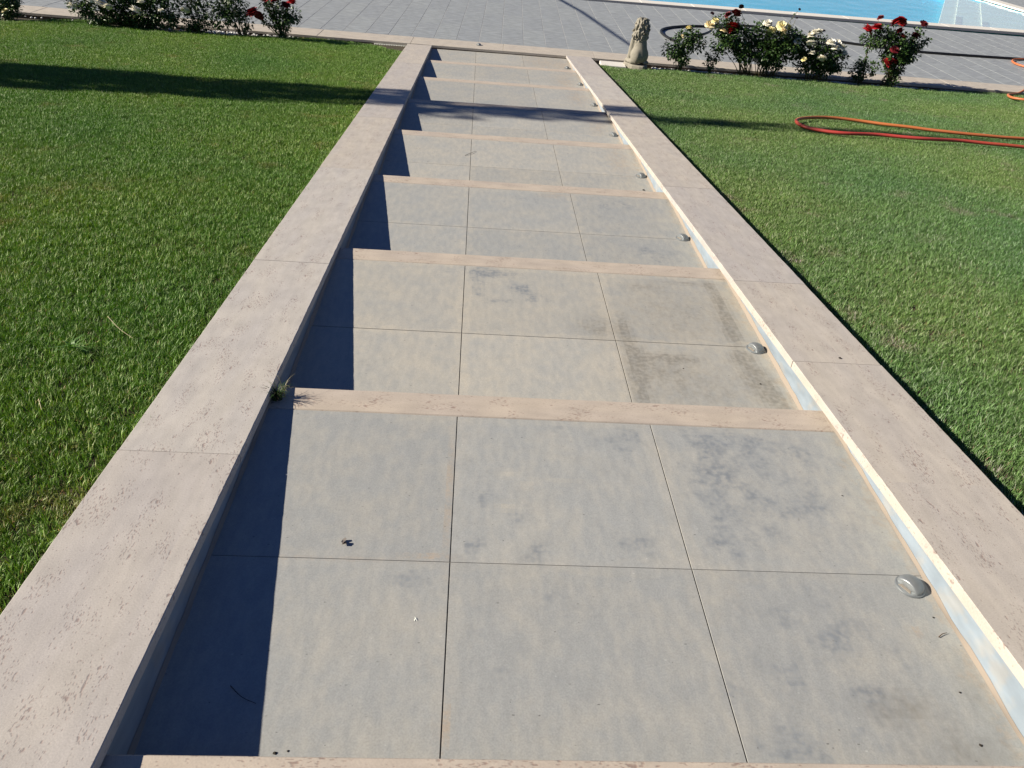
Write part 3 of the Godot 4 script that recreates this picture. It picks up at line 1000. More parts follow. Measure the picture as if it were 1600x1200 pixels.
func build_walls() -> void:
	for s in [-1, 1]:
		var left: bool = s < 0
		var root := base("side_wall", Vector3.ZERO)
		tag(root, "low wall on the shaded side of the steps with travertine coping level with the grass" if left else "low sunlit wall on the right of the steps with bright travertine coping edge", "wall", "low walls on both sides of the steps")
		var xi := -0.5698 if left else 1.1722
		var xo := -0.8835 if left else 1.4981
		var w := absf(xo - xi)
		var slope := 0.0808 if left else 0.0828
		var y0 := 0.035 if left else 0.052
		# wall body, its top following the slope under the coping
		var face := WALL_L if left else WALL_R
		var back := -0.865 if left else 1.475
		var st := begin()
		st.set_smooth_group(-1)
		var zs := [2.6, -8.62]
		var q := []
		for z in zs:
			var yt: float = y0 + slope * z - 0.0275
			q.append([V(face, yt, z), V(face, -1.0, z), V(back, yt, z), V(back, -1.0, z)])
		var uv := func(p: Vector3) -> Vector2: return Vector2(-p.z / 3.0, (p.y - slope * p.z) / 0.4)
		for f in [[0, 1, V(-s, 0, 0)], [2, 3, V(s, 0, 0)], [0, 2, Vector3.UP]]:
			quad(st, q[0][f[0]], q[0][f[1]], q[1][f[1]], q[1][f[0]], f[2], uv.call(q[0][f[0]]), uv.call(q[0][f[1]]), uv.call(q[1][f[1]]), uv.call(q[1][f[0]]))
		for e in 2:
			quad(st, q[e][0], q[e][1], q[e][3], q[e][2], V(0, 0, 1 - 2 * e))
		put(finish(st), "wall_body", M["wall"], root)
		# coping slabs
		var joints := [2.6, 1.72, 0.398, -0.979, -2.486, -3.983, -5.46, -6.94, -8.63] if left else [2.6, 1.20, -0.262, -1.005, -2.494, -3.98, -5.47, -6.95, -8.615]
		var nz := Vector3(0, slope, 1).normalized()
		var ny := nz.cross(Vector3.RIGHT)
		for k in joints.size() - 1:
			var za: float = joints[k]
			var zb: float = joints[k + 1]
			var l := (za - zb) * sqrt(1 + slope * slope) - 0.0022
			var zc := (za + zb) / 2
			var r := RandomNumberGenerator.new()
			r.seed = 40 + k + (100 if left else 0)
			var win := Rect2(r.randf(), r.randf_range(0.0, 0.9), l / 3.0 * (1 if r.randf() < 0.5 else -1), w / 0.48)
			var o := part(worn_slab(w, l, 0.027, win, 0.0016, 11 + k + (50 if left else 0)), "coping_slab", k, M[["coping", "coping_b", "coping_c"][r.randi() % 3]], root)
			o.transform = Transform3D(Basis(Vector3.RIGHT, ny, nz), V((xi + xo) / 2 + r.randf_range(-0.0012, 0.0012), y0 + slope * zc + r.randf_range(-0.0006, 0.0006), zc))
		# mortar in the joints between the slabs, a little below their faces
		for k in range(1, joints.size() - 1):
			var stj := begin()
			box(stj, V(-w / 2 + 0.0025, -0.0265, -0.003), V(w / 2 - 0.0025, -0.0016, 0.003))
			var oj := part(finish(stj), "joint", k - 1, M["mortar"], root)
			oj.transform = Transform3D(Basis(Vector3.RIGHT, ny, nz), V((xi + xo) / 2, y0 + slope * joints[k], joints[k]))
		# mortar run along the foot of the wall on every step
		for k in range(0, 8):
			var st2 := begin()
			st2.set_smooth_group(0)
			var za := -k * RUN + 1.236
			var zb := -k * RUN + 0.0
			if k == 7: zb = -8.62
			var n := 30
			var prev := []
			var noise := blade_noise(300 + k + (60 if left else 0), 9.0, 2)
			for i in n + 1:
				var z := lerpf(za, zb, float(i) / n)
				var hgt := (0.006 if k == 0 else 0.014) + noise.get_noise_1d(z) * 0.006
				hgt = maxf(minf(hgt, y0 + slope * z - 0.028 + k * RISE), 0.001)
				var dep := 0.006 + noise.get_noise_1d(z + 40.0) * 0.004
				var cur := [V(face - s * 0.001, -k * RISE + hgt, z), V(face - s * (0.004 + dep * 0.3), -k * RISE + hgt * 0.45, z), V(face - s * (0.004 + dep), -k * RISE + 0.0007, z)]
				if prev.size():
					for j in 2: quad(st2, prev[j], prev[j + 1], cur[j + 1], cur[j], V(-s, 1, 0))
				prev = cur
			part(finish(st2), "mortar", k, M["mortar"], root)

func build_deck() -> void:
	# the deck lies turned by 1.9 degrees to the steps: local x along its edge, local -z towards the pool
	var yaw := -atan(0.033)
	var root := base("pool_deck", V(0.35, DECK_Y, -8.63), yaw)
	tag(root, "grey slate tiled deck round the pool with a travertine border", "deck", "", "structure")
	# travertine border slabs along the edge
	var x := -9.6
	var n := 0
	while x < 14.0:
		var l := 1.2
		var r := 0.013 * (n * 37 % 5)
		var o := part(slab(x + 0.001, x + l - 0.001, -0.43, 0.0, 0.03, 0.003, Rect2(0.17 * n, 0.1 + r, l / 3.0, 0.85)), "border_slab", n, M["border"], root)
		o.position.y = 0.0005 * (n % 3)
		x += l
		n += 1
	# tiles: 0.302 m wide columns, four to a column
	n = 0
	for c in range(-27, 44):
		var x0 := -0.335 + 0.302 * c
		if x0 > 12.6: break
		for rr in 4:
			var z0 := -0.434 - rr * 1.13
			var off := fmod(c * 0.37 + rr * 0.21, 1.0)
			var o := part(slab(x0 + 0.003, x0 + 0.299, z0 - 1.1298, z0 - 0.0002, 0.012, 0.0012, Rect2(off, fmod(c * 0.61 + rr * 0.3, 1.0), 1.5, 0.4), true), "deck_tile", n, M["deck%d" % ((c * 7 + rr * 3 + 200) % 4)], root)
			o.position.y = 0.0004 * ((c + rr * 2 + 100) % 3)
			n += 1
	var st := begin()
	box(st, V(-14, -0.02, -4.965), V(20, -0.0018, -0.4305))
	put(finish(st), "grout", M["deck_grout"], root)
	st = begin()
	box(st, V(-14, -0.12, -4.962), V(20, -0.0305, -0.012))
	put(finish(st), "deck_body", M["rough_stone"], root)
	# paving round the other sides of the pool
	var deck2 := begin()
	deck2.set_smooth_group(-1)
	for r in [[-14.0, 0.05, -13.55, -26.0], [13.05, 24.0, -13.2, -26.0]]:
		quad(deck2, V(r[0], -0.668, r[2]), V(r[1], -0.668, r[2]), V(r[1], -0.668, r[3]), V(r[0], -0.668, r[3]), Vector3.UP, Vector2(0, 0), Vector2((r[1] - r[0]) / 0.8, 0), Vector2((r[1] - r[0]) / 0.8, 14), Vector2(0, 14))
	tag(put(finish(deck2), "paving", M["deck0"]), "plain grey paving at the far ends of the pool", "paving", "", "structure")

func build_pool() -> void:
	var root := base("swimming_pool", V(0, 0, 0))
	tag(root, "swimming pool with pale blue mosaic, white rim and wide underwater steps", "pool")
	var x0 := 0.4
	var x1 := 12.68
	var zn := -14.13
	var zf := -24.0
	var deep := -1.02
	var st := begin()
	st.set_smooth_group(-1)
	quad(st, V(x0, deep, zn), V(x1, deep, zn), V(x1, deep, zf), V(x0, deep, zf), Vector3.UP)
	put(finish(st), "pool_floor", M["mosaic"], root)
	st = begin()
	st.set_smooth_group(-1)
	var yt := -0.69
	quad(st, V(x0, yt, zn), V(x1, yt, zn), V(x1, deep, zn), V(x0, deep, zn), Vector3.FORWARD)
	quad(st, V(x0, yt, zf), V(x1, yt, zf), V(x1, deep, zf), V(x0, deep, zf), Vector3.BACK)
	quad(st, V(x0, yt, zn), V(x0, yt, zf), V(x0, deep, zf), V(x0, deep, zn), Vector3.RIGHT)
	quad(st, V(x1, yt, zn), V(x1, yt, zf), V(x1, deep, zf), V(x1, deep, zn), Vector3.LEFT)
	put(finish(st), "pool_wall", M["mosaic"], root)
	# white rim
	var n := 0
	var x := x0 - 0.35
	while x < x1 + 0.3:
		var l := minf(1.0, x1 + 0.35 - x)
		var o := part(slab(x + 0.001, x + l - 0.001, zn - 0.0, zn + 0.34, 0.05, 0.006, Rect2(0, 0, 1, 1)), "rim_slab", n, M["white_stone"], root)
		o.position.y = -0.655
		n += 1
		x += l
	for xx in [x0 - 0.35, x1]:
		var z := zn
		while z > zf:
			var o := part(slab(xx, xx + 0.35, z - 0.999, z - 0.001, 0.05, 0.006, Rect2(0, 0, 1, 1)), "rim_slab", n, M["white_stone"], root)
			o.position.y = -0.655
			n += 1
			z -= 1.0
	# wide steps in the shallow corner, set at an angle, their edges marked white
	var dir := V(0.48, 0, -0.877)
	var perp := V(0.877, 0, 0.48)
	for k in 3:
		var off: float = [9.03, 9.37, 9.95][k]
		var top: float = [-0.80, -0.768, -0.74][k]
		var a := V(off, 0, zn - 0.002)
		var lenz := (zn - zf) / 0.877
		var b := a + dir * minf(lenz, (x1 - off) / 0.48 - 0.01)
		var poly := [V(a.x, top, a.z), V(b.x, top, b.z), V(x1 - 0.002, top, b.z), V(x1 - 0.002, top, a.z)]
		st = begin()
		st.set_smooth_group(-1)
		quad(st, poly[0], poly[1], poly[2], poly[3], Vector3.UP)
		quad(st, poly[0], poly[1], poly[1] + Vector3.DOWN * 0.21, poly[0] + Vector3.DOWN * 0.21, -perp)
		var o := part(finish(st), "pool_step", k, M["pool_stone"] if M.has("pool_stone") else pool_stone(), root)
		if k > 0:
			st = begin()
			st.set_smooth_group(-1)
			var len: float = [0.0, 2.4, 1.6][k]
			var p := V(a.x, top + 0.004, a.z) + dir * 0.05
			var e := dir * len
			var wd := perp * 0.13
			quad(st, p, p + e, p + e + wd, p + wd, Vector3.UP)
			quad(st, p, p + e, p + e + Vector3.DOWN * 0.02, p + Vector3.DOWN * 0.02, -perp)
			part(finish(st), "step_edge", 0, M["white_stone"], o)
	# water
	st = begin()
	var wn := blade_noise(88, 1.6, 3)
	var nx := 110
	var nz := 80
	var hgt := func(px: float, pz: float) -> float: return WATER_Y + wn.get_noise_2d(px, pz) * 0.006
	for i in nx:
		for j in nz:
			var xa := lerpf(x0, x1, float(i) / nx)
			var xb := lerpf(x0, x1, float(i + 1) / nx)
			var za := lerpf(zn, zf, float(j) / nz)
			var zb := lerpf(zn, zf, float(j + 1) / nz)
			quad(st, V(xa, hgt.call(xa, za), za), V(xb, hgt.call(xb, za), za), V(xb, hgt.call(xb, zb), zb), V(xa, hgt.call(xa, zb), zb), Vector3.UP)
	var wm := StandardMaterial3D.new()
	wm.transparency = BaseMaterial3D.TRANSPARENCY_ALPHA
	wm.albedo_color = Color(0.22, 0.75, 0.90, 0.14)
	wm.roughness = 0.04
	tag(put(finish(st), "water", wm), "clear turquoise pool water with small ripples", "water", "", "structure")

func pool_stone() -> StandardMaterial3D:
	var m := plain(Color(0.93, 0.96, 0.91), 0.6)
	M["pool_stone"] = m
	return m

# ---------------------------------------------------------------- objects
const EDGE_L := [[-9.0, -8.0], [-5.55, -8.1], [-5.2, -8.55], [-4.9, -8.66], [-4.2, -8.3], [-3.75, -8.22], [-2.74, -8.40], [-2.0, -8.66], [-1.5, -8.45], [-1.22, -8.34], [-1.07, -8.06], [-0.88, -7.98]]
const EDGE_R := [[1.5, -8.35], [1.7, -8.30], [1.85, -8.22], [2.1, -8.20], [2.46, -8.42], [3.4, -8.30], [4.6, -8.25], [5.5, -8.22], [7.0, -8.40], [9.0, -8.34]]

func objects() -> void:
	# lawns
	var tufts := []
	for k in 4: tufts.append(tuft_mesh(900 + k, 24))
	grow("lawn_grass", "short green grass of the lawn left of the steps", tufts, lawn_spots(true, 4300.0, EDGE_L))
	grow("lawn_grass", "short green grass of the lawn right of the steps", tufts, lawn_spots(false, 4300.0, EDGE_R))
	cypress()
	shade_pole()
	lights_on_steps()
	lion()
	roses()
	hoses()
	bed_pebbles()
	small_things()

func cypress() -> void:
	var foot := V(-10.0, soil_l(-4.66), -4.66)
	var root := base("cypress_tree", foot)
	tag(root, "slender dark cypress beyond the left lawn that shades the steps", "tree")
	var st := begin()
	tube(st, [V(0, -0.2, 0), V(0, 0.6, 0), V(0.02, 3, 0), V(0, 7.6, 0)], [0.15, 0.12, 0.08, 0.02], 8)
	put(finish(st), "trunk", M["bark"], root)
	var r := RandomNumberGenerator.new()
	r.seed = 77
	st = begin()
	st.set_smooth_group(-1)
	for k in 9000:
		var t := 1.0 - sqrt(r.randf())
		if r.randf() < sstep(0.40, 0.78, t) * 0.66: continue
		var y := 0.25 + t * 8.1
		var rad := (1.0 - t) * 0.90 + 0.03
		rad *= (1.0 - 0.08 * t) * (1.0 + 0.16 * sin(y * 5.0) * sin(y * 2.3 + 1.0))
		if y < 1.0: rad *= 0.55 + 0.45 * y
		var a := r.randf() * TAU
		var p := V(cos(a), 0, sin(a)) * rad * (r.randf() ** 0.45) + V(0, y, 0)
		var d := (V(cos(a) * 0.35, 1.0, sin(a) * 0.35) + V(r.randf_range(-1, 1), r.randf_range(-1, 1), r.randf_range(-1, 1)) * 0.35).normalized()
		var s := d.cross(V(r.randf_range(-1, 1), 0.2, r.randf_range(-1, 1))).normalized() * 0.028
		st.set_color(Color(0.022, 0.05, 0.016).lerp(Color(0.045, 0.085, 0.025), r.randf()))
		var l := r.randf_range(0.10, 0.2)
		quad(st, p - s, p + s, p + d * l + s * 0.4, p + d * l - s * 0.4, V(cos(a), 0, sin(a)))
	var c := put(finish(st), "crown", M["leaf"], root)
	c.set_meta("kind", "stuff")

func shade_pole() -> void:
	# a cantilever pole on the deck beyond the frame: its arm throws the thin slanting shadow on the tiles
	var root := base("cantilever_pole", V(-3.45, -0.668, -14.6))
	tag(root, "grey cantilever parasol pole without its canopy on the deck by the pool", "parasol pole")
	var st := begin()
	tube(st, [V(0, 0, 0), V(0, 2.62, 0)], [0.045, 0.04], 12)
	put(finish(st), "mast", M["steel"], root)
	st = begin()
	tube(st, [V(-0.02, 2.58, -0.2), V(0.52, 2.63, 2.5), V(1.02, 2.6, 5.2)], [0.024, 0.022, 0.018], 10)
	put(finish(st), "arm", M["steel"], root)
	st = begin()
	box(st, V(-0.4, 0.0, -0.4), V(0.4, 0.08, 0.4))
	put(finish(st), "foot_plate", M["steel"], root)

func lights_on_steps() -> void:
	var at := [V(1.145, 0, 0.727), V(1.153, -0.1, -0.544), V(1.156, -0.2, -1.821), V(1.156, -0.3, -3.062), V(1.154, -0.4, -4.309), V(1.154, -0.5, -5.598), V(1.159, -0.6, -6.812), V(1.135, -0.7, -8.053), V(0.03, DECK_Y + 0.0012, -8.86)]
	var labels := ["round metal step light with hood on the nearest whole step", "round step light on the beige soil-stained second step", "round step light on the third step with a bluish right tile", "round step light on the fourth step beside the right wall", "round step light just in front of the tree shadow on the fifth step", "round step light on the sixth step just beyond the tree shadow", "small round step light on the second last step", "small round step light on the last step near the deck corner", "hooded round floor light alone on the travertine border above the last step"]
	var proto: Node3D = null
	for k in at.size():
		var o: Node3D
		if proto == null:
			o = base("step_light", at[k])
			step_light_parts(o)
			proto = o
		else:
			o = proto.duplicate()
			o.name = numbered("step_light")
			add_child(o, true)
			o.position = at[k]
		o.position.y += 0.0006
		o.rotation.y = [0.5, 0.42, 0.5, 0.4, 0.45, 0.5, 0.4, 0.4, 0.5][k]
		tag(o, labels[k], "light fitting", "hooded floor lights along the steps")

func lion() -> void:
	var w := 256
	var na := field(w, w, 91, 0.03, 4)
	var nb := field(w, w, 92, 0.2, 3)
	var out := PackedByteArray(); out.resize(w * w * 3)
	for i in w * w:
		var a := na[i] / 255.0
		var k := 0.86 + nb[i] / 255.0 * 0.28
		var m := clampf((a - 0.62) * 5.0, 0.0, 1.0) * 0.5
		out[i * 3] = clampi(int(lerpf(0.545, 0.37, m) * k * 255), 0, 255)
		out[i * 3 + 1] = clampi(int(lerpf(0.53, 0.365, m) * k * 255), 0, 255)
		out[i * 3 + 2] = clampi(int(lerpf(0.485, 0.335, m) * k * 255), 0, 255)
	var m := plain(Color.WHITE, 0.9)
	m.albedo_texture = texture(w, w, out)
	m.uv1_triplanar = true
	m.uv1_scale = Vector3(3, 3, 3)
	M["lion_stone"] = m
	var root := base("lion_statue", V(2.075, -0.70, -8.36), 0.62)
	tag(root, "weathered stone statue of a seated lion seen from behind beside the lawn", "statue")
	var b := put(lion_mesh(), "lion", m, root)
	b.position.y = 0.045
	var st := begin()
	var prof := []
	for k in 22:
		var a := TAU * k / 22
		var rr := 0.142 + 0.014 * sin(a * 3.0 + 1.0) + 0.008 * sin(a * 7.0)
		prof.append(V(cos(a) * rr * 0.86, 0, sin(a) * rr * 1.25 - 0.035))
	st.set_smooth_group(-1)
	for k in 22:
		var p: Vector3 = prof[k]
		var q: Vector3 = prof[(k + 1) % 22]
		quad(st, p - V(0, 0.03, 0), q - V(0, 0.03, 0), q + V(0, 0.043, 0), p + V(0, 0.043, 0), p)
		quad(st, p + V(0, 0.043, 0), q + V(0, 0.043, 0), q * 0.94 + V(0, 0.052, 0), p * 0.94 + V(0, 0.052, 0), p + Vector3.UP * 0.3)
		tri(st, p * 0.94 + V(0, 0.052, 0), q * 0.94 + V(0, 0.052, 0), V(0, 0.052, -0.035), Vector3.UP)
	put(finish(st), "plinth", m, root)

func roses() -> void:
	rose("small rose bush with a single yellow bloom, just right of the stone lion", 1, V(2.62, -0.71, -8.38), [
		[V(2.60, -0.38, -8.40), V(0.13, 0.13, 0.12), 300], [V(2.69, -0.28, -8.35), V(0.10, 0.09, 0.10), 170], [V(2.45, -0.42, -8.30), V(0.09, 0.10, 0.09), 130], [V(2.79, -0.36, -8.40), V(0.10, 0.09, 0.09), 150], [V(2.60, -0.50, -8.30), V(0.10, 0.08, 0.10), 140]],
		[[V(2.65, -0.20, -8.40), 0.036, "yellow"], [V(2.57, -0.29, -8.33), 0.022, "cream"]], 0.03)
	rose("tall rose bush with one bright red bloom among cream and dark red ones", 2, V(3.52, -0.71, -8.40), [
		[V(3.12, -0.14, -8.42), V(0.15, 0.12, 0.13), 330], [V(3.25, -0.24, -8.35), V(0.16, 0.13, 0.14), 380], [V(3.08, -0.31, -8.30), V(0.11, 0.11, 0.12), 190], [V(3.37, -0.28, -8.42), V(0.14, 0.14, 0.13), 360], [V(3.40, -0.42, -8.30), V(0.12, 0.09, 0.12), 200]],
		[[V(2.91, -0.15, -8.42), 0.058, "cream"], [V(2.95, -0.09, -8.36), 0.045, "yellow"], [V(2.87, 0.0, -8.28), 0.022, "bud"], [V(3.11, -0.02, -8.42), 0.048, "dark"], [V(3.19, 0.02, -8.35), 0.055, "dark"], [V(3.21, 0.10, -8.28), 0.028, "bud"], [V(3.20, -0.14, -8.40), 0.075, "red"], [V(3.17, -0.18, -8.36), 0.055, "red"], [V(3.08, -0.19, -8.35), 0.042, "cream"]], 0.10)
	rose("sparse low rose shoot between the small yellow rose and the tall one", 12, V(3.02, -0.70, -8.36), [
		[V(3.03, -0.50, -8.36), V(0.08, 0.05, 0.08), 60], [V(3.10, -0.42, -8.38), V(0.06, 0.04, 0.06), 40], [V(3.0, -0.60, -8.36), V(0.05, 0.05, 0.05), 30]], [], 0.02)
	rose("dense dark rose bush with a cluster of yellow blooms on top", 3, V(3.78, -0.71, -8.42), [
		[V(3.60, -0.23, -8.42), V(0.15, 0.13, 0.14), 420], [V(3.79, -0.24, -8.35), V(0.17, 0.13, 0.15), 500], [V(3.68, -0.38, -8.30), V(0.18, 0.13, 0.15), 560], [V(3.92, -0.38, -8.42), V(0.17, 0.14, 0.15), 500], [V(3.52, -0.36, -8.38), V(0.12, 0.12, 0.12), 280], [V(3.97, -0.24, -8.30), V(0.13, 0.11, 0.12), 280], [V(3.80, -0.50, -8.38), V(0.18, 0.08, 0.14), 260]],
		[[V(3.63, -0.08, -8.42), 0.050, "white"], [V(3.67, -0.14, -8.30), 0.055, "yellow"], [V(3.78, -0.08, -8.32), 0.058, "yellow"], [V(3.86, -0.11, -8.38), 0.058, "yellow"], [V(3.80, -0.12, -8.26), 0.05, "cream"], [V(3.96, 0.11, -8.35), 0.015, "bud"], [V(3.93, 0.02, -8.28), 0.016, "bud"]], 0.12)
	rose("rose bush covered in white blooms, right of the yellow cluster", 4, V(4.42, -0.71, -8.40), [
		[V(4.18, -0.33, -8.42), V(0.15, 0.13, 0.14), 380], [V(4.31, -0.30, -8.35), V(0.15, 0.13, 0.14), 380], [V(4.47, -0.36, -8.30), V(0.16, 0.13, 0.14), 420], [V(4.63, -0.42, -8.40), V(0.12, 0.14, 0.13), 340], [V(4.28, -0.50, -8.35), V(0.17, 0.10, 0.14), 360], [V(4.06, -0.27, -8.42), V(0.11, 0.11, 0.12), 220], [V(4.52, -0.52, -8.38), V(0.17, 0.09, 0.14), 320]],
		[[V(4.02, -0.24, -8.30), 0.040, "white"], [V(4.24, -0.13, -8.35), 0.055, "white"], [V(4.29, -0.12, -8.36), 0.05, "white"], [V(4.17, -0.24, -8.24), 0.052, "white"], [V(4.22, -0.35, -8.24), 0.04, "white"], [V(4.35, -0.40, -8.20), 0.055, "white"], [V(4.44, -0.22, -8.28), 0.062, "white"], [V(4.54, -0.24, -8.34), 0.062, "white"], [V(4.61, -0.27, -8.32), 0.058, "white"], [V(4.13, -0.43, -8.22), 0.03, "yellow"], [V(4.36, -0.12, -8.42), 0.028, "bud"], [V(4.20, -0.17, -8.35), 0.05, "white"], [V(4.64, -0.33, -8.28), 0.045, "white"], [V(4.50, -0.27, -8.25), 0.05, "white"]], 0.12)
	rose("tall red rose bush, rightmost in the bed, with large red blooms", 5, V(5.43, -0.71, -8.36), [
		[V(5.06, -0.15, -8.42), V(0.13, 0.09, 0.12), 230], [V(5.17, -0.10, -8.35), V(0.15, 0.10, 0.13), 320], [V(5.33, -0.17, -8.30), V(0.14, 0.11, 0.13), 320], [V(5.53, -0.22, -8.42), V(0.14, 0.12, 0.13), 300], [V(5.60, -0.11, -8.35), V(0.12, 0.09, 0.11), 140], [V(5.35, -0.32, -8.30), V(0.16, 0.12, 0.14), 420], [V(5.45, -0.48, -8.38), V(0.10, 0.09, 0.10), 180], [V(5.42, -0.58, -8.34), V(0.08, 0.10, 0.09), 130], [V(5.46, -0.28, -8.30), V(0.13, 0.11, 0.12), 280]],
		[[V(4.93, -0.06, -8.42), 0.075, "red"], [V(5.00, -0.02, -8.36), 0.065, "red"], [V(5.00, 0.09, -8.35), 0.036, "dark"], [V(5.18, 0.07, -8.28), 0.066, "red"], [V(5.26, 0.08, -8.30), 0.06, "red"], [V(5.33, 0.03, -8.42), 0.048, "red"], [V(5.29, -0.04, -8.35), 0.05, "red"], [V(5.33, -0.09, -8.28), 0.042, "dark"], [V(5.61, 0.05, -8.42), 0.050, "dark"], [V(5.52, -0.08, -8.35), 0.045, "dark"], [V(5.24, -0.24, -8.20), 0.05, "dark"], [V(5.22, -0.40, -8.26), 0.06, "red"], [V(5.29, -0.38, -8.24), 0.05, "dark"]], 0.04)
	rose("low leafy rose shoot with thin bare canes left of the tall red rose", 6, V(5.03, -0.71, -8.38), [
		[V(4.96, -0.52, -8.40), V(0.08, 0.08, 0.08), 120], [V(4.99, -0.44, -8.35), V(0.06, 0.05, 0.07), 60], [V(5.10, -0.48, -8.30), V(0.10, 0.06, 0.08), 60], [V(4.99, -0.60, -8.40), V(0.08, 0.06, 0.08), 80], [V(5.0, -0.25, -8.38), V(0.05, 0.10, 0.05), 15]], [], 0.03)
	rose("big bushy white rose at the upper left of the lawn", 7, V(-4.2, -0.71, -8.42), [
		[V(-4.80, -0.42, -8.42), V(0.16, 0.15, 0.15), 380], [V(-4.60, -0.50, -8.36), V(0.18, 0.14, 0.15), 500], [V(-4.36, -0.48, -8.40), V(0.2, 0.15, 0.16), 600], [V(-4.15, -0.54, -8.40), V(0.22, 0.15, 0.16), 650], [V(-3.93, -0.45, -8.38), V(0.2, 0.16, 0.16), 560], [V(-3.74, -0.46, -8.34), V(0.14, 0.13, 0.14), 300], [V(-4.2, -0.25, -8.42), V(0.3, 0.16, 0.18), 700], [V(-4.6, -0.22, -8.38), V(0.22, 0.15, 0.16), 420], [V(-3.8, -0.25, -8.36), V(0.2, 0.14, 0.16), 380], [V(-4.15, -0.63, -8.40), V(0.25, 0.07, 0.14), 300]],
		[[V(-4.80, -0.45, -8.26), 0.05, "white"], [V(-4.45, -0.38, -8.24), 0.06, "white"], [V(-4.36, -0.42, -8.20), 0.048, "white"], [V(-4.04, -0.43, -8.20), 0.062, "white"], [V(-3.98, -0.35, -8.24), 0.04, "white"], [V(-4.56, -0.35, -8.25), 0.05, "white"], [V(-4.91, -0.37, -8.36), 0.045, "white"], [V(-4.65, -0.36, -8.28), 0.05, "white"], [V(-3.75, -0.42, -8.22), 0.035, "white"]], 0.12)
	rose("thin rose bush with one faded pale bloom beside the big white rose", 8, V(-3.44, -0.71, -8.42), [
		[V(-3.48, -0.52, -8.36), V(0.12, 0.10, 0.11), 190], [V(-3.32, -0.43, -8.32), V(0.10, 0.10, 0.10), 140], [V(-3.52, -0.34, -8.42), V(0.12, 0.1, 0.1), 130], [V(-3.42, -0.62, -8.36), V(0.12, 0.06, 0.1), 90], [V(-3.35, -0.25, -8.36), V(0.12, 0.1, 0.1), 110]],
		[[V(-3.49, -0.41, -8.30), 0.05, "white"]], 0.05)
	rose("flowerless leafy rose bush left of the small red rose", 9, V(-2.90, -0.71, -8.40), [
		[V(-3.09, -0.36, -8.42), V(0.14, 0.10, 0.12), 240], [V(-2.97, -0.40, -8.35), V(0.12, 0.09, 0.11), 160], [V(-3.14, -0.46, -8.30), V(0.12, 0.09, 0.11), 190], [V(-2.86, -0.34, -8.42), V(0.09, 0.10, 0.09), 90], [V(-3.0, -0.2, -8.35), V(0.16, 0.1, 0.12), 220], [V(-2.82, -0.50, -8.34), V(0.06, 0.08, 0.06), 50]], [], 0.04)
	rose("small red rose bush nearest the steps on the left, with deep red blooms", 10, V(-2.40, -0.71, -8.40), [
		[V(-2.48, -0.35, -8.42), V(0.12, 0.10, 0.11), 200], [V(-2.39, -0.44, -8.35), V(0.11, 0.09, 0.11), 190], [V(-2.50, -0.47, -8.32), V(0.08, 0.07, 0.09), 90], [V(-2.30, -0.38, -8.42), V(0.11, 0.09, 0.10), 150], [V(-2.39, -0.56, -8.36), V(0.07, 0.05, 0.07), 60], [V(-2.55, -0.27, -8.36), V(0.08, 0.06, 0.08), 60]],
		[[V(-2.73, -0.39, -8.40), 0.072, "red"], [V(-2.64, -0.42, -8.35), 0.058, "dark"], [V(-2.50, -0.21, -8.28), 0.065, "red"], [V(-2.58, -0.22, -8.30), 0.05, "red"], [V(-2.43, -0.23, -8.36), 0.055, "red"], [V(-2.23, -0.24, -8.35), 0.058, "red"], [V(-2.31, -0.28, -8.36), 0.05, "dark"]], 0.04)
	rose("dark bush with an orange flower cut off by the upper left corner", 11, V(-5.68, -0.72, -8.42), [
		[V(-5.74, -0.48, -8.42), V(0.14, 0.13, 0.12), 300], [V(-5.60, -0.42, -8.35), V(0.12, 0.10, 0.11), 170], [V(-5.62, -0.55, -8.30), V(0.12, 0.08, 0.11), 200], [V(-5.75, -0.62, -8.38), V(0.12, 0.07, 0.1), 140], [V(-5.85, -0.3, -8.4), V(0.2, 0.2, 0.15), 300]],
		[[V(-5.60, -0.56, -8.26), 0.035, "yellow"]], 0.05)

func hose_colors(n: int, sd: int) -> Array:
	var noise := blade_noise(sd, 0.02, 2)
	var cols := []
	for k in n:
		var t := clampf(0.5 + noise.get_noise_1d(k) * 1.6, 0.0, 1.0)
		cols.append(Color(0.40, 0.10, 0.035).lerp(Color(0.44, 0.055, 0.045), t))
	return cols

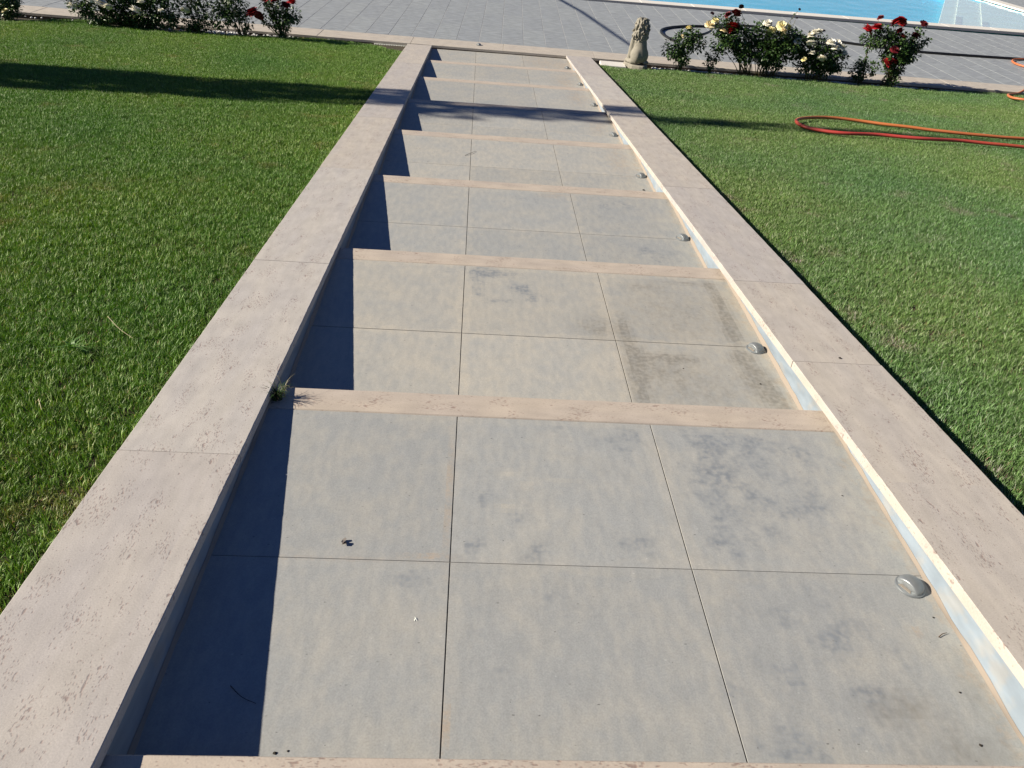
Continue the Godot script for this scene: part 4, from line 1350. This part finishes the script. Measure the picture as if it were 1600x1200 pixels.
func hoses() -> void:
	var y := func(z: float) -> float: return soil_r(z) + 0.048
	var c := []
	for p in [[10.5, -3.6], [8.0, -4.2], [6.4, -4.55], [4.878, -4.641], [4.323, -4.706], [3.95, -4.665], [3.588, -4.745], [3.263, -4.715], [3.07, -4.80], [2.96, -4.93], [2.98, -5.14], [3.12, -5.32], [3.40, -5.45], [3.712, -5.43], [4.015, -5.30], [4.553, -5.13], [5.158, -5.075], [6.4, -5.2], [7.8, -5.7], [8.4, -6.5], [7.9, -7.4], [7.1, -7.62], [6.80, -7.80], [6.90, -8.12], [7.2, -8.36]]:
		c.append(V(p[0], y.call(p[1]), p[1]))
	for p in [V(7.65, DECK_Y + 0.03, -8.75), V(8.5, DECK_Y + 0.02, -9.3), V(8.95, DECK_Y + 0.02, -9.75), V(8.50, DECK_Y + 0.02, -10.0), V(8.33, DECK_Y + 0.02, -10.35), V(8.62, DECK_Y + 0.02, -10.75), V(9.6, DECK_Y + 0.02, -10.9), V(11.5, DECK_Y + 0.02, -10.6)]: c.append(p)
	var pts := smooth_path(c, 0.05)
	var wob := blade_noise(15, 1.1, 2)
	var rad := []
	for k in pts.size():
		rad.append(0.0148)
		if pts[k].z > -8.3: pts[k].y += wob.get_noise_2d(pts[k].x, pts[k].z) * 0.012
	var cols := hose_colors(pts.size(), 33)
	for k in pts.size():
		# the bleached length of the hose is more orange
		if pts[k].z < -4.95 and pts[k].x > 3.0: cols[k] = cols[k].lerp(Color(0.50, 0.17, 0.055), 0.75)
	var st := begin()
	tube(st, pts, rad, 9, cols)
	var m := plain(Color.WHITE, 0.5)
	m.vertex_color_use_as_albedo = true
	tag(put(finish(st), "garden_hose", m), "orange and red garden hose looped across the right lawn and over the deck edge", "hose")
	# black pipe on the deck
	var d := DECK_Y + 0.019
	c = [V(13.0, d, -11.3), V(10.5, d, -10.95), V(8.8, d, -10.80), V(7.5, d, -10.74), V(6.67, d, -10.79), V(5.66, d, -11.16), V(4.6, d, -11.55), V(3.72, d, -11.58), V(3.2, d, -11.34), V(2.88, d, -10.95), V(2.84, d, -10.45), V(2.98, d, -9.98), V(3.22, d, -9.98), V(3.45, d, -10.28), V(3.65, d, -10.75), V(4.0, d, -11.0), V(5.0, d, -10.9)]
	pts = smooth_path(c, 0.08)
	rad = []
	for k in pts.size():
		rad.append(0.0185)
		pts[k].y += 0.0006 * k if k > pts.size() - 45 else 0.0
	st = begin()
	tube(st, pts, rad, 9)
	tag(put(finish(st), "rubber_hose", M["black_rubber"]), "black hose curling over the grey deck behind the roses", "hose")

func bed_pebbles() -> void:
	var st := begin()
	var r := RandomNumberGenerator.new()
	r.seed = 4
	# three pebble shapes
	var mm := MultiMesh.new()
	mm.transform_format = MultiMesh.TRANSFORM_3D
	mm.use_colors = true
	var pm := SphereMesh.new()
	pm.radius = 0.5
	pm.height = 1.0
	pm.radial_segments = 9
	pm.rings = 5
	mm.mesh = pm
	var list := []
	for k in 2600:
		var left := r.randf() < 0.42
		var x := r.randf_range(-6.5, -1.7) if left else r.randf_range(2.3, 6.6)
		var edge := edge_z(EDGE_L if left else EDGE_R, x)
		var z := r.randf_range(deck_edge(x) + 0.03, edge + 0.05)
		if r.randf() < 0.5: z = deck_edge(x) + 0.03 + r.randf() ** 2 * 0.2
		var dens := sin(x * 3.1) + sin(x * 7.7 + 2.0)
		if dens < -0.5 and r.randf() < 0.8: continue
		if left and (x < -3.5 or x > -2.3) and r.randf() < 0.9: continue
		var s := r.randf_range(0.016, 0.034)
		var b := Basis.from_euler(Vector3(r.randf_range(-0.4, 0.4), r.randf() * TAU, 0)).scaled(V(s, s * 0.62, s * 1.25))
		var y: float = maxf(soil_l(z) if left else soil_r(z), -0.735)
		var g := r.randf_range(0.5, 0.82)
		list.append([Transform3D(b, V(x, y + s * 0.22, z)), Color(g, g, g * 0.97)])
	mm.instance_count = list.size()
	for k in list.size():
		mm.set_instance_transform(k, list[k][0])
		mm.set_instance_color(k, list[k][1])
	var o := MultiMeshInstance3D.new()
	o.multimesh = mm
	var m := plain(Color.WHITE, 0.7)
	m.vertex_color_use_as_albedo = true
	o.material_override = m
	o.name = numbered("pebbles")
	add_child(o, true)
	tag(o, "white pebbles scattered in the rose beds along the deck", "pebbles", "", "stuff")

func grass_clump(called: String, label: String, at: Vector3, n: int, hgt: float, spread: float, sd: int, cols: Array, wid := 0.0016) -> void:
	var r := RandomNumberGenerator.new()
	r.seed = sd
	var st := begin()
	st.set_smooth_group(-1)
	for k in n:
		var a := r.randf() * TAU
		var lean := V(cos(a), 0, sin(a))
		var root := lean * r.randf() * spread * 0.35 + V(0, 0.001, 0)
		var h := hgt * r.randf_range(0.5, 1.0)
		var side := lean.cross(Vector3.UP) * wid * r.randf_range(0.7, 1.3)
		var reach := r.randf_range(0.2, 1.0) * spread
		st.set_color(cols[r.randi() % cols.size()])
		var prev := root
		for j in range(1, 6):
			var t := j / 5.0
			var p := root + lean * reach * t * t + V(0, h * (t * 1.5 - t * t * 0.8) * 1.35, 0)
			var w0 := side * (1.0 - (t - 0.2) * 0.8)
			var w1 := side * (1.0 - t * 0.85)
			quad(st, prev - w0, prev + w0, p + w1, p - w1, Vector3.UP + lean)
			prev = p
	var o := put(finish(st), called, M["grass"])
	o.position = at
	tag(o, label, "weed")

func sprig(called: String, label: String, at: Vector3, ctrl: Array, rad: float, mat: Material, cat: String, group := "") -> void:
	var st := begin()
	var pts := smooth_path(ctrl, 0.01)
	var rr := []
	for k in pts.size(): rr.append(rad * lerpf(1.0, 0.5, float(k) / pts.size()))
	tube(st, pts, rr, 5)
	var o := put(finish(st), called, mat)
	o.position = at
	tag(o, label, cat, group)

func small_things() -> void:
	var green := [Color(0.055, 0.14, 0.02), Color(0.08, 0.17, 0.03), Color(0.035, 0.09, 0.015)]
	var straw := [Color(0.42, 0.38, 0.24), Color(0.30, 0.28, 0.16), Color(0.06, 0.12, 0.03)]
	grass_clump("grass_clump", "dark grass weed sprouting beside the left wall on the nearest nosing", V(-0.553, 0.002, 0.055), 90, 0.045, 0.05, 3, [Color(0.03, 0.07, 0.012), Color(0.05, 0.11, 0.02), Color(0.02, 0.04, 0.01), Color(0.05, 0.04, 0.02)], 0.0015)
	grass_clump("dry_weed", "pale dry curling stalks in the weed at the left wall", V(-0.535, 0.002, 0.040), 9, 0.065, 0.055, 5, straw, 0.001)
	grass_clump("broadleaf_weed", "broad-leaved weed rosette in the left lawn near the coping", V(-1.254, soil_l(-0.158) + 0.024, -0.158), 16, 0.026, 0.075, 8, [Color(0.09, 0.19, 0.035), Color(0.12, 0.24, 0.06)], 0.0045)
	var dry := plain(Color(0.66, 0.62, 0.50), 0.8)
	sprig("straw_stalk", "long pale straw lying on the left lawn beside the broadleaf weed", V(-1.15, soil_l(-0.29) + 0.038, -0.29), [V(-0.065, 0.004, -0.065), V(0, 0.0, 0.005), V(0.065, 0.0, 0.06)], 0.0012, dry, "straw", "")
	sprig("straw_stalk", "short pale straw on the left lawn nearest the bottom", V(-1.17, soil_l(0.20) + 0.036, 0.20), [V(-0.02, 0.0, -0.025), V(0.015, 0.004, 0.03)], 0.0014, dry, "straw", "")
	var dark := plain(Color(0.16, 0.14, 0.12), 0.9)
	var brown := plain(Color(0.30, 0.22, 0.15), 0.9)
	sprig("twig", "thin dark twig in the shadow on the nearest step", V(-0.40, 0.003, 1.06), [V(-0.03, 0, -0.022), V(0, 0.002, 0.004), V(0.03, 0, 0.016)], 0.0009, dark, "twig")
	sprig("twig", "curved twig on the beige middle tile of the fourth step", V(-0.0, -0.297, -3.31), [V(-0.04, 0, 0.05), V(0.0, 0.003, 0.0), V(0.035, 0, -0.06)], 0.0015, dark, "twig")
	sprig("twig", "small olive twig beside the right wall on the nearest step", V(1.155, 0.003, 0.87), [V(-0.012, 0, 0.008), V(0, 0.002, 0), V(0.014, 0.001, -0.004)], 0.0012, brown, "twig")
	# curled dead leaf
	var st := begin()
	st.set_smooth_group(-1)
	var rl := RandomNumberGenerator.new()
	rl.seed = 21
	for k in 5:
		var a := rl.randf() * TAU
		var o := V(rl.randf_range(-0.007, 0.007), 0.002 + rl.randf() * 0.005, rl.randf_range(-0.008, 0.008))
		var d := V(cos(a), rl.randf_range(0.1, 0.9), sin(a)).normalized() * 0.009
		var s := d.cross(Vector3.UP).normalized() * 0.006
		st.set_color([Color(0.06, 0.05, 0.045), Color(0.30, 0.27, 0.23), Color(0.10, 0.08, 0.06)][k % 3])
		quad(st, o - s, o + s, o + d + s * 0.5, o + d - s * 0.5, Vector3.UP)
	var lf := put(finish(st), "dead_leaf", M["petal"])
	lf.position = V(-0.267, 0.001, 0.638)
	tag(lf, "tiny curled dead leaf on the nearest step left of the middle joint", "leaf")
	# dropping
	st = begin()
	st.set_smooth_group(-1)
	for k in 9:
		var a := TAU * k / 9
		var b := TAU * (k + 1) / 9
		var ra := 0.004 + 0.002 * sin(k * 2.3)
		var rb := 0.004 + 0.002 * sin(((k + 1) % 9) * 2.3)
		tri(st, V(0, 0.0022, 0), V(cos(a) * ra, 0.0006, sin(a) * ra * 1.4), V(cos(b) * rb, 0.0006, sin(b) * rb * 1.4), Vector3.UP)
	var bd := put(finish(st), "dropping", M["white_plastic"])
	bd.position = V(-0.07, 0.0008, 0.862)
	tag(bd, "small white bird dropping on the nearest step", "dropping")
	# crumbs of soil
	var crumbs := [[V(-0.311, 0, 1.176), 0.0042, "larger black crumb at the bottom edge beside the shadow"], [V(-0.288, 0, 1.172), 0.0025, "smaller black crumb beside the larger one at the bottom edge"], [V(1.202, -0.1, -0.225), 0.008, "dark crumb against the right wall on the beige second step"], [V(1.10, -0.1, -0.30), 0.004, "dark crumb on the beige second step near its right wall"], [V(0.83, -0.1, -0.38), 0.003, "single dark speck on the right tile of the beige second step"], [V(1.16, 0, 0.82), 0.003, "dark speck right below the nearest step light"], [V(1.12, 0, 1.02), 0.003, "dark speck on the nearest step by the right wall"], [V(1.10, 0, 1.14), 0.004, "dark crumb at the bottom right of the nearest step"], [V(1.10, 0, 0.40), 0.0025, "tiny dark speck on the nearest step beyond its light"], [V(1.13, -0.3, -2.80), 0.010, "brown crumb below the step light of the fourth step"], [V(1.36, 0, -0.30), 0.006, "brown crumb on the right coping"]]
	for d in crumbs:
		st = begin()
		st.set_smooth_group(-1)
		var r := RandomNumberGenerator.new()
		r.seed = int(d[1] * 1e5) + 3
		var ring := []
		for k in 7:
			var a := TAU * k / 7
			ring.append(V(cos(a) * r.randf_range(0.6, 1.2), 0.12, sin(a) * r.randf_range(0.6, 1.2)) * d[1])
		for k in 7:
			tri(st, ring[k], ring[(k + 1) % 7], V(0.1, 0.75, -0.1) * d[1], Vector3.UP)
			tri(st, ring[k], ring[(k + 1) % 7], V(0, -0.05, 0) * d[1], Vector3.DOWN)
		var o := put(finish(st), "soil_crumb", dark)
		o.position = d[0] + V(0, 0.001 if d[0].y > -0.9 and d[0].x < 1.25 else slope_r(d[0].z) + 0.001, 0)
		tag(o, d[2], "crumb", "crumbs lying on the steps and coping")
	# drain grate at the foot of the left lawn
	var gr := base("drain_grate", V(-1.02, -0.712, -8.50), atan(0.033) * -1.0)
	tag(gr, "white slotted drain grate at the foot of the left lawn", "drain grate")
	st = begin()
	for e in [[-0.17, -0.155], [0.135, 0.15]]:
		st = begin()
		box(st, V(-0.30, 0, e[0]), V(0.16, 0.018, e[1]))
		put(finish(st), "rail", M["white_plastic"], gr)
	for k in 15:
		st = begin()
		box(st, V(-0.295 + k * 0.031, 0.002, -0.156), V(-0.281 + k * 0.031, 0.0165, 0.136))
		part(finish(st), "slat", k, M["white_plastic"], gr)
	st = begin()
	box(st, V(-0.3, -0.05, -0.17), V(0.16, -0.03, 0.15))
	put(finish(st), "channel", plain(Color(0.08, 0.08, 0.08), 0.9), gr)
	# pale slab beside the lion
	var sl := put(slab(-0.16, 0.16, -0.13, 0.13, 0.05, 0.005, Rect2(0.3, 0.2, 0.1, 0.5)), "stone_slab", M["white_stone"])
	sl.position = V(1.76, -0.678, -8.42)
	sl.rotation.y = -0.05
	tag(sl, "pale square stone slab lying in the grass beside the lion", "slab")
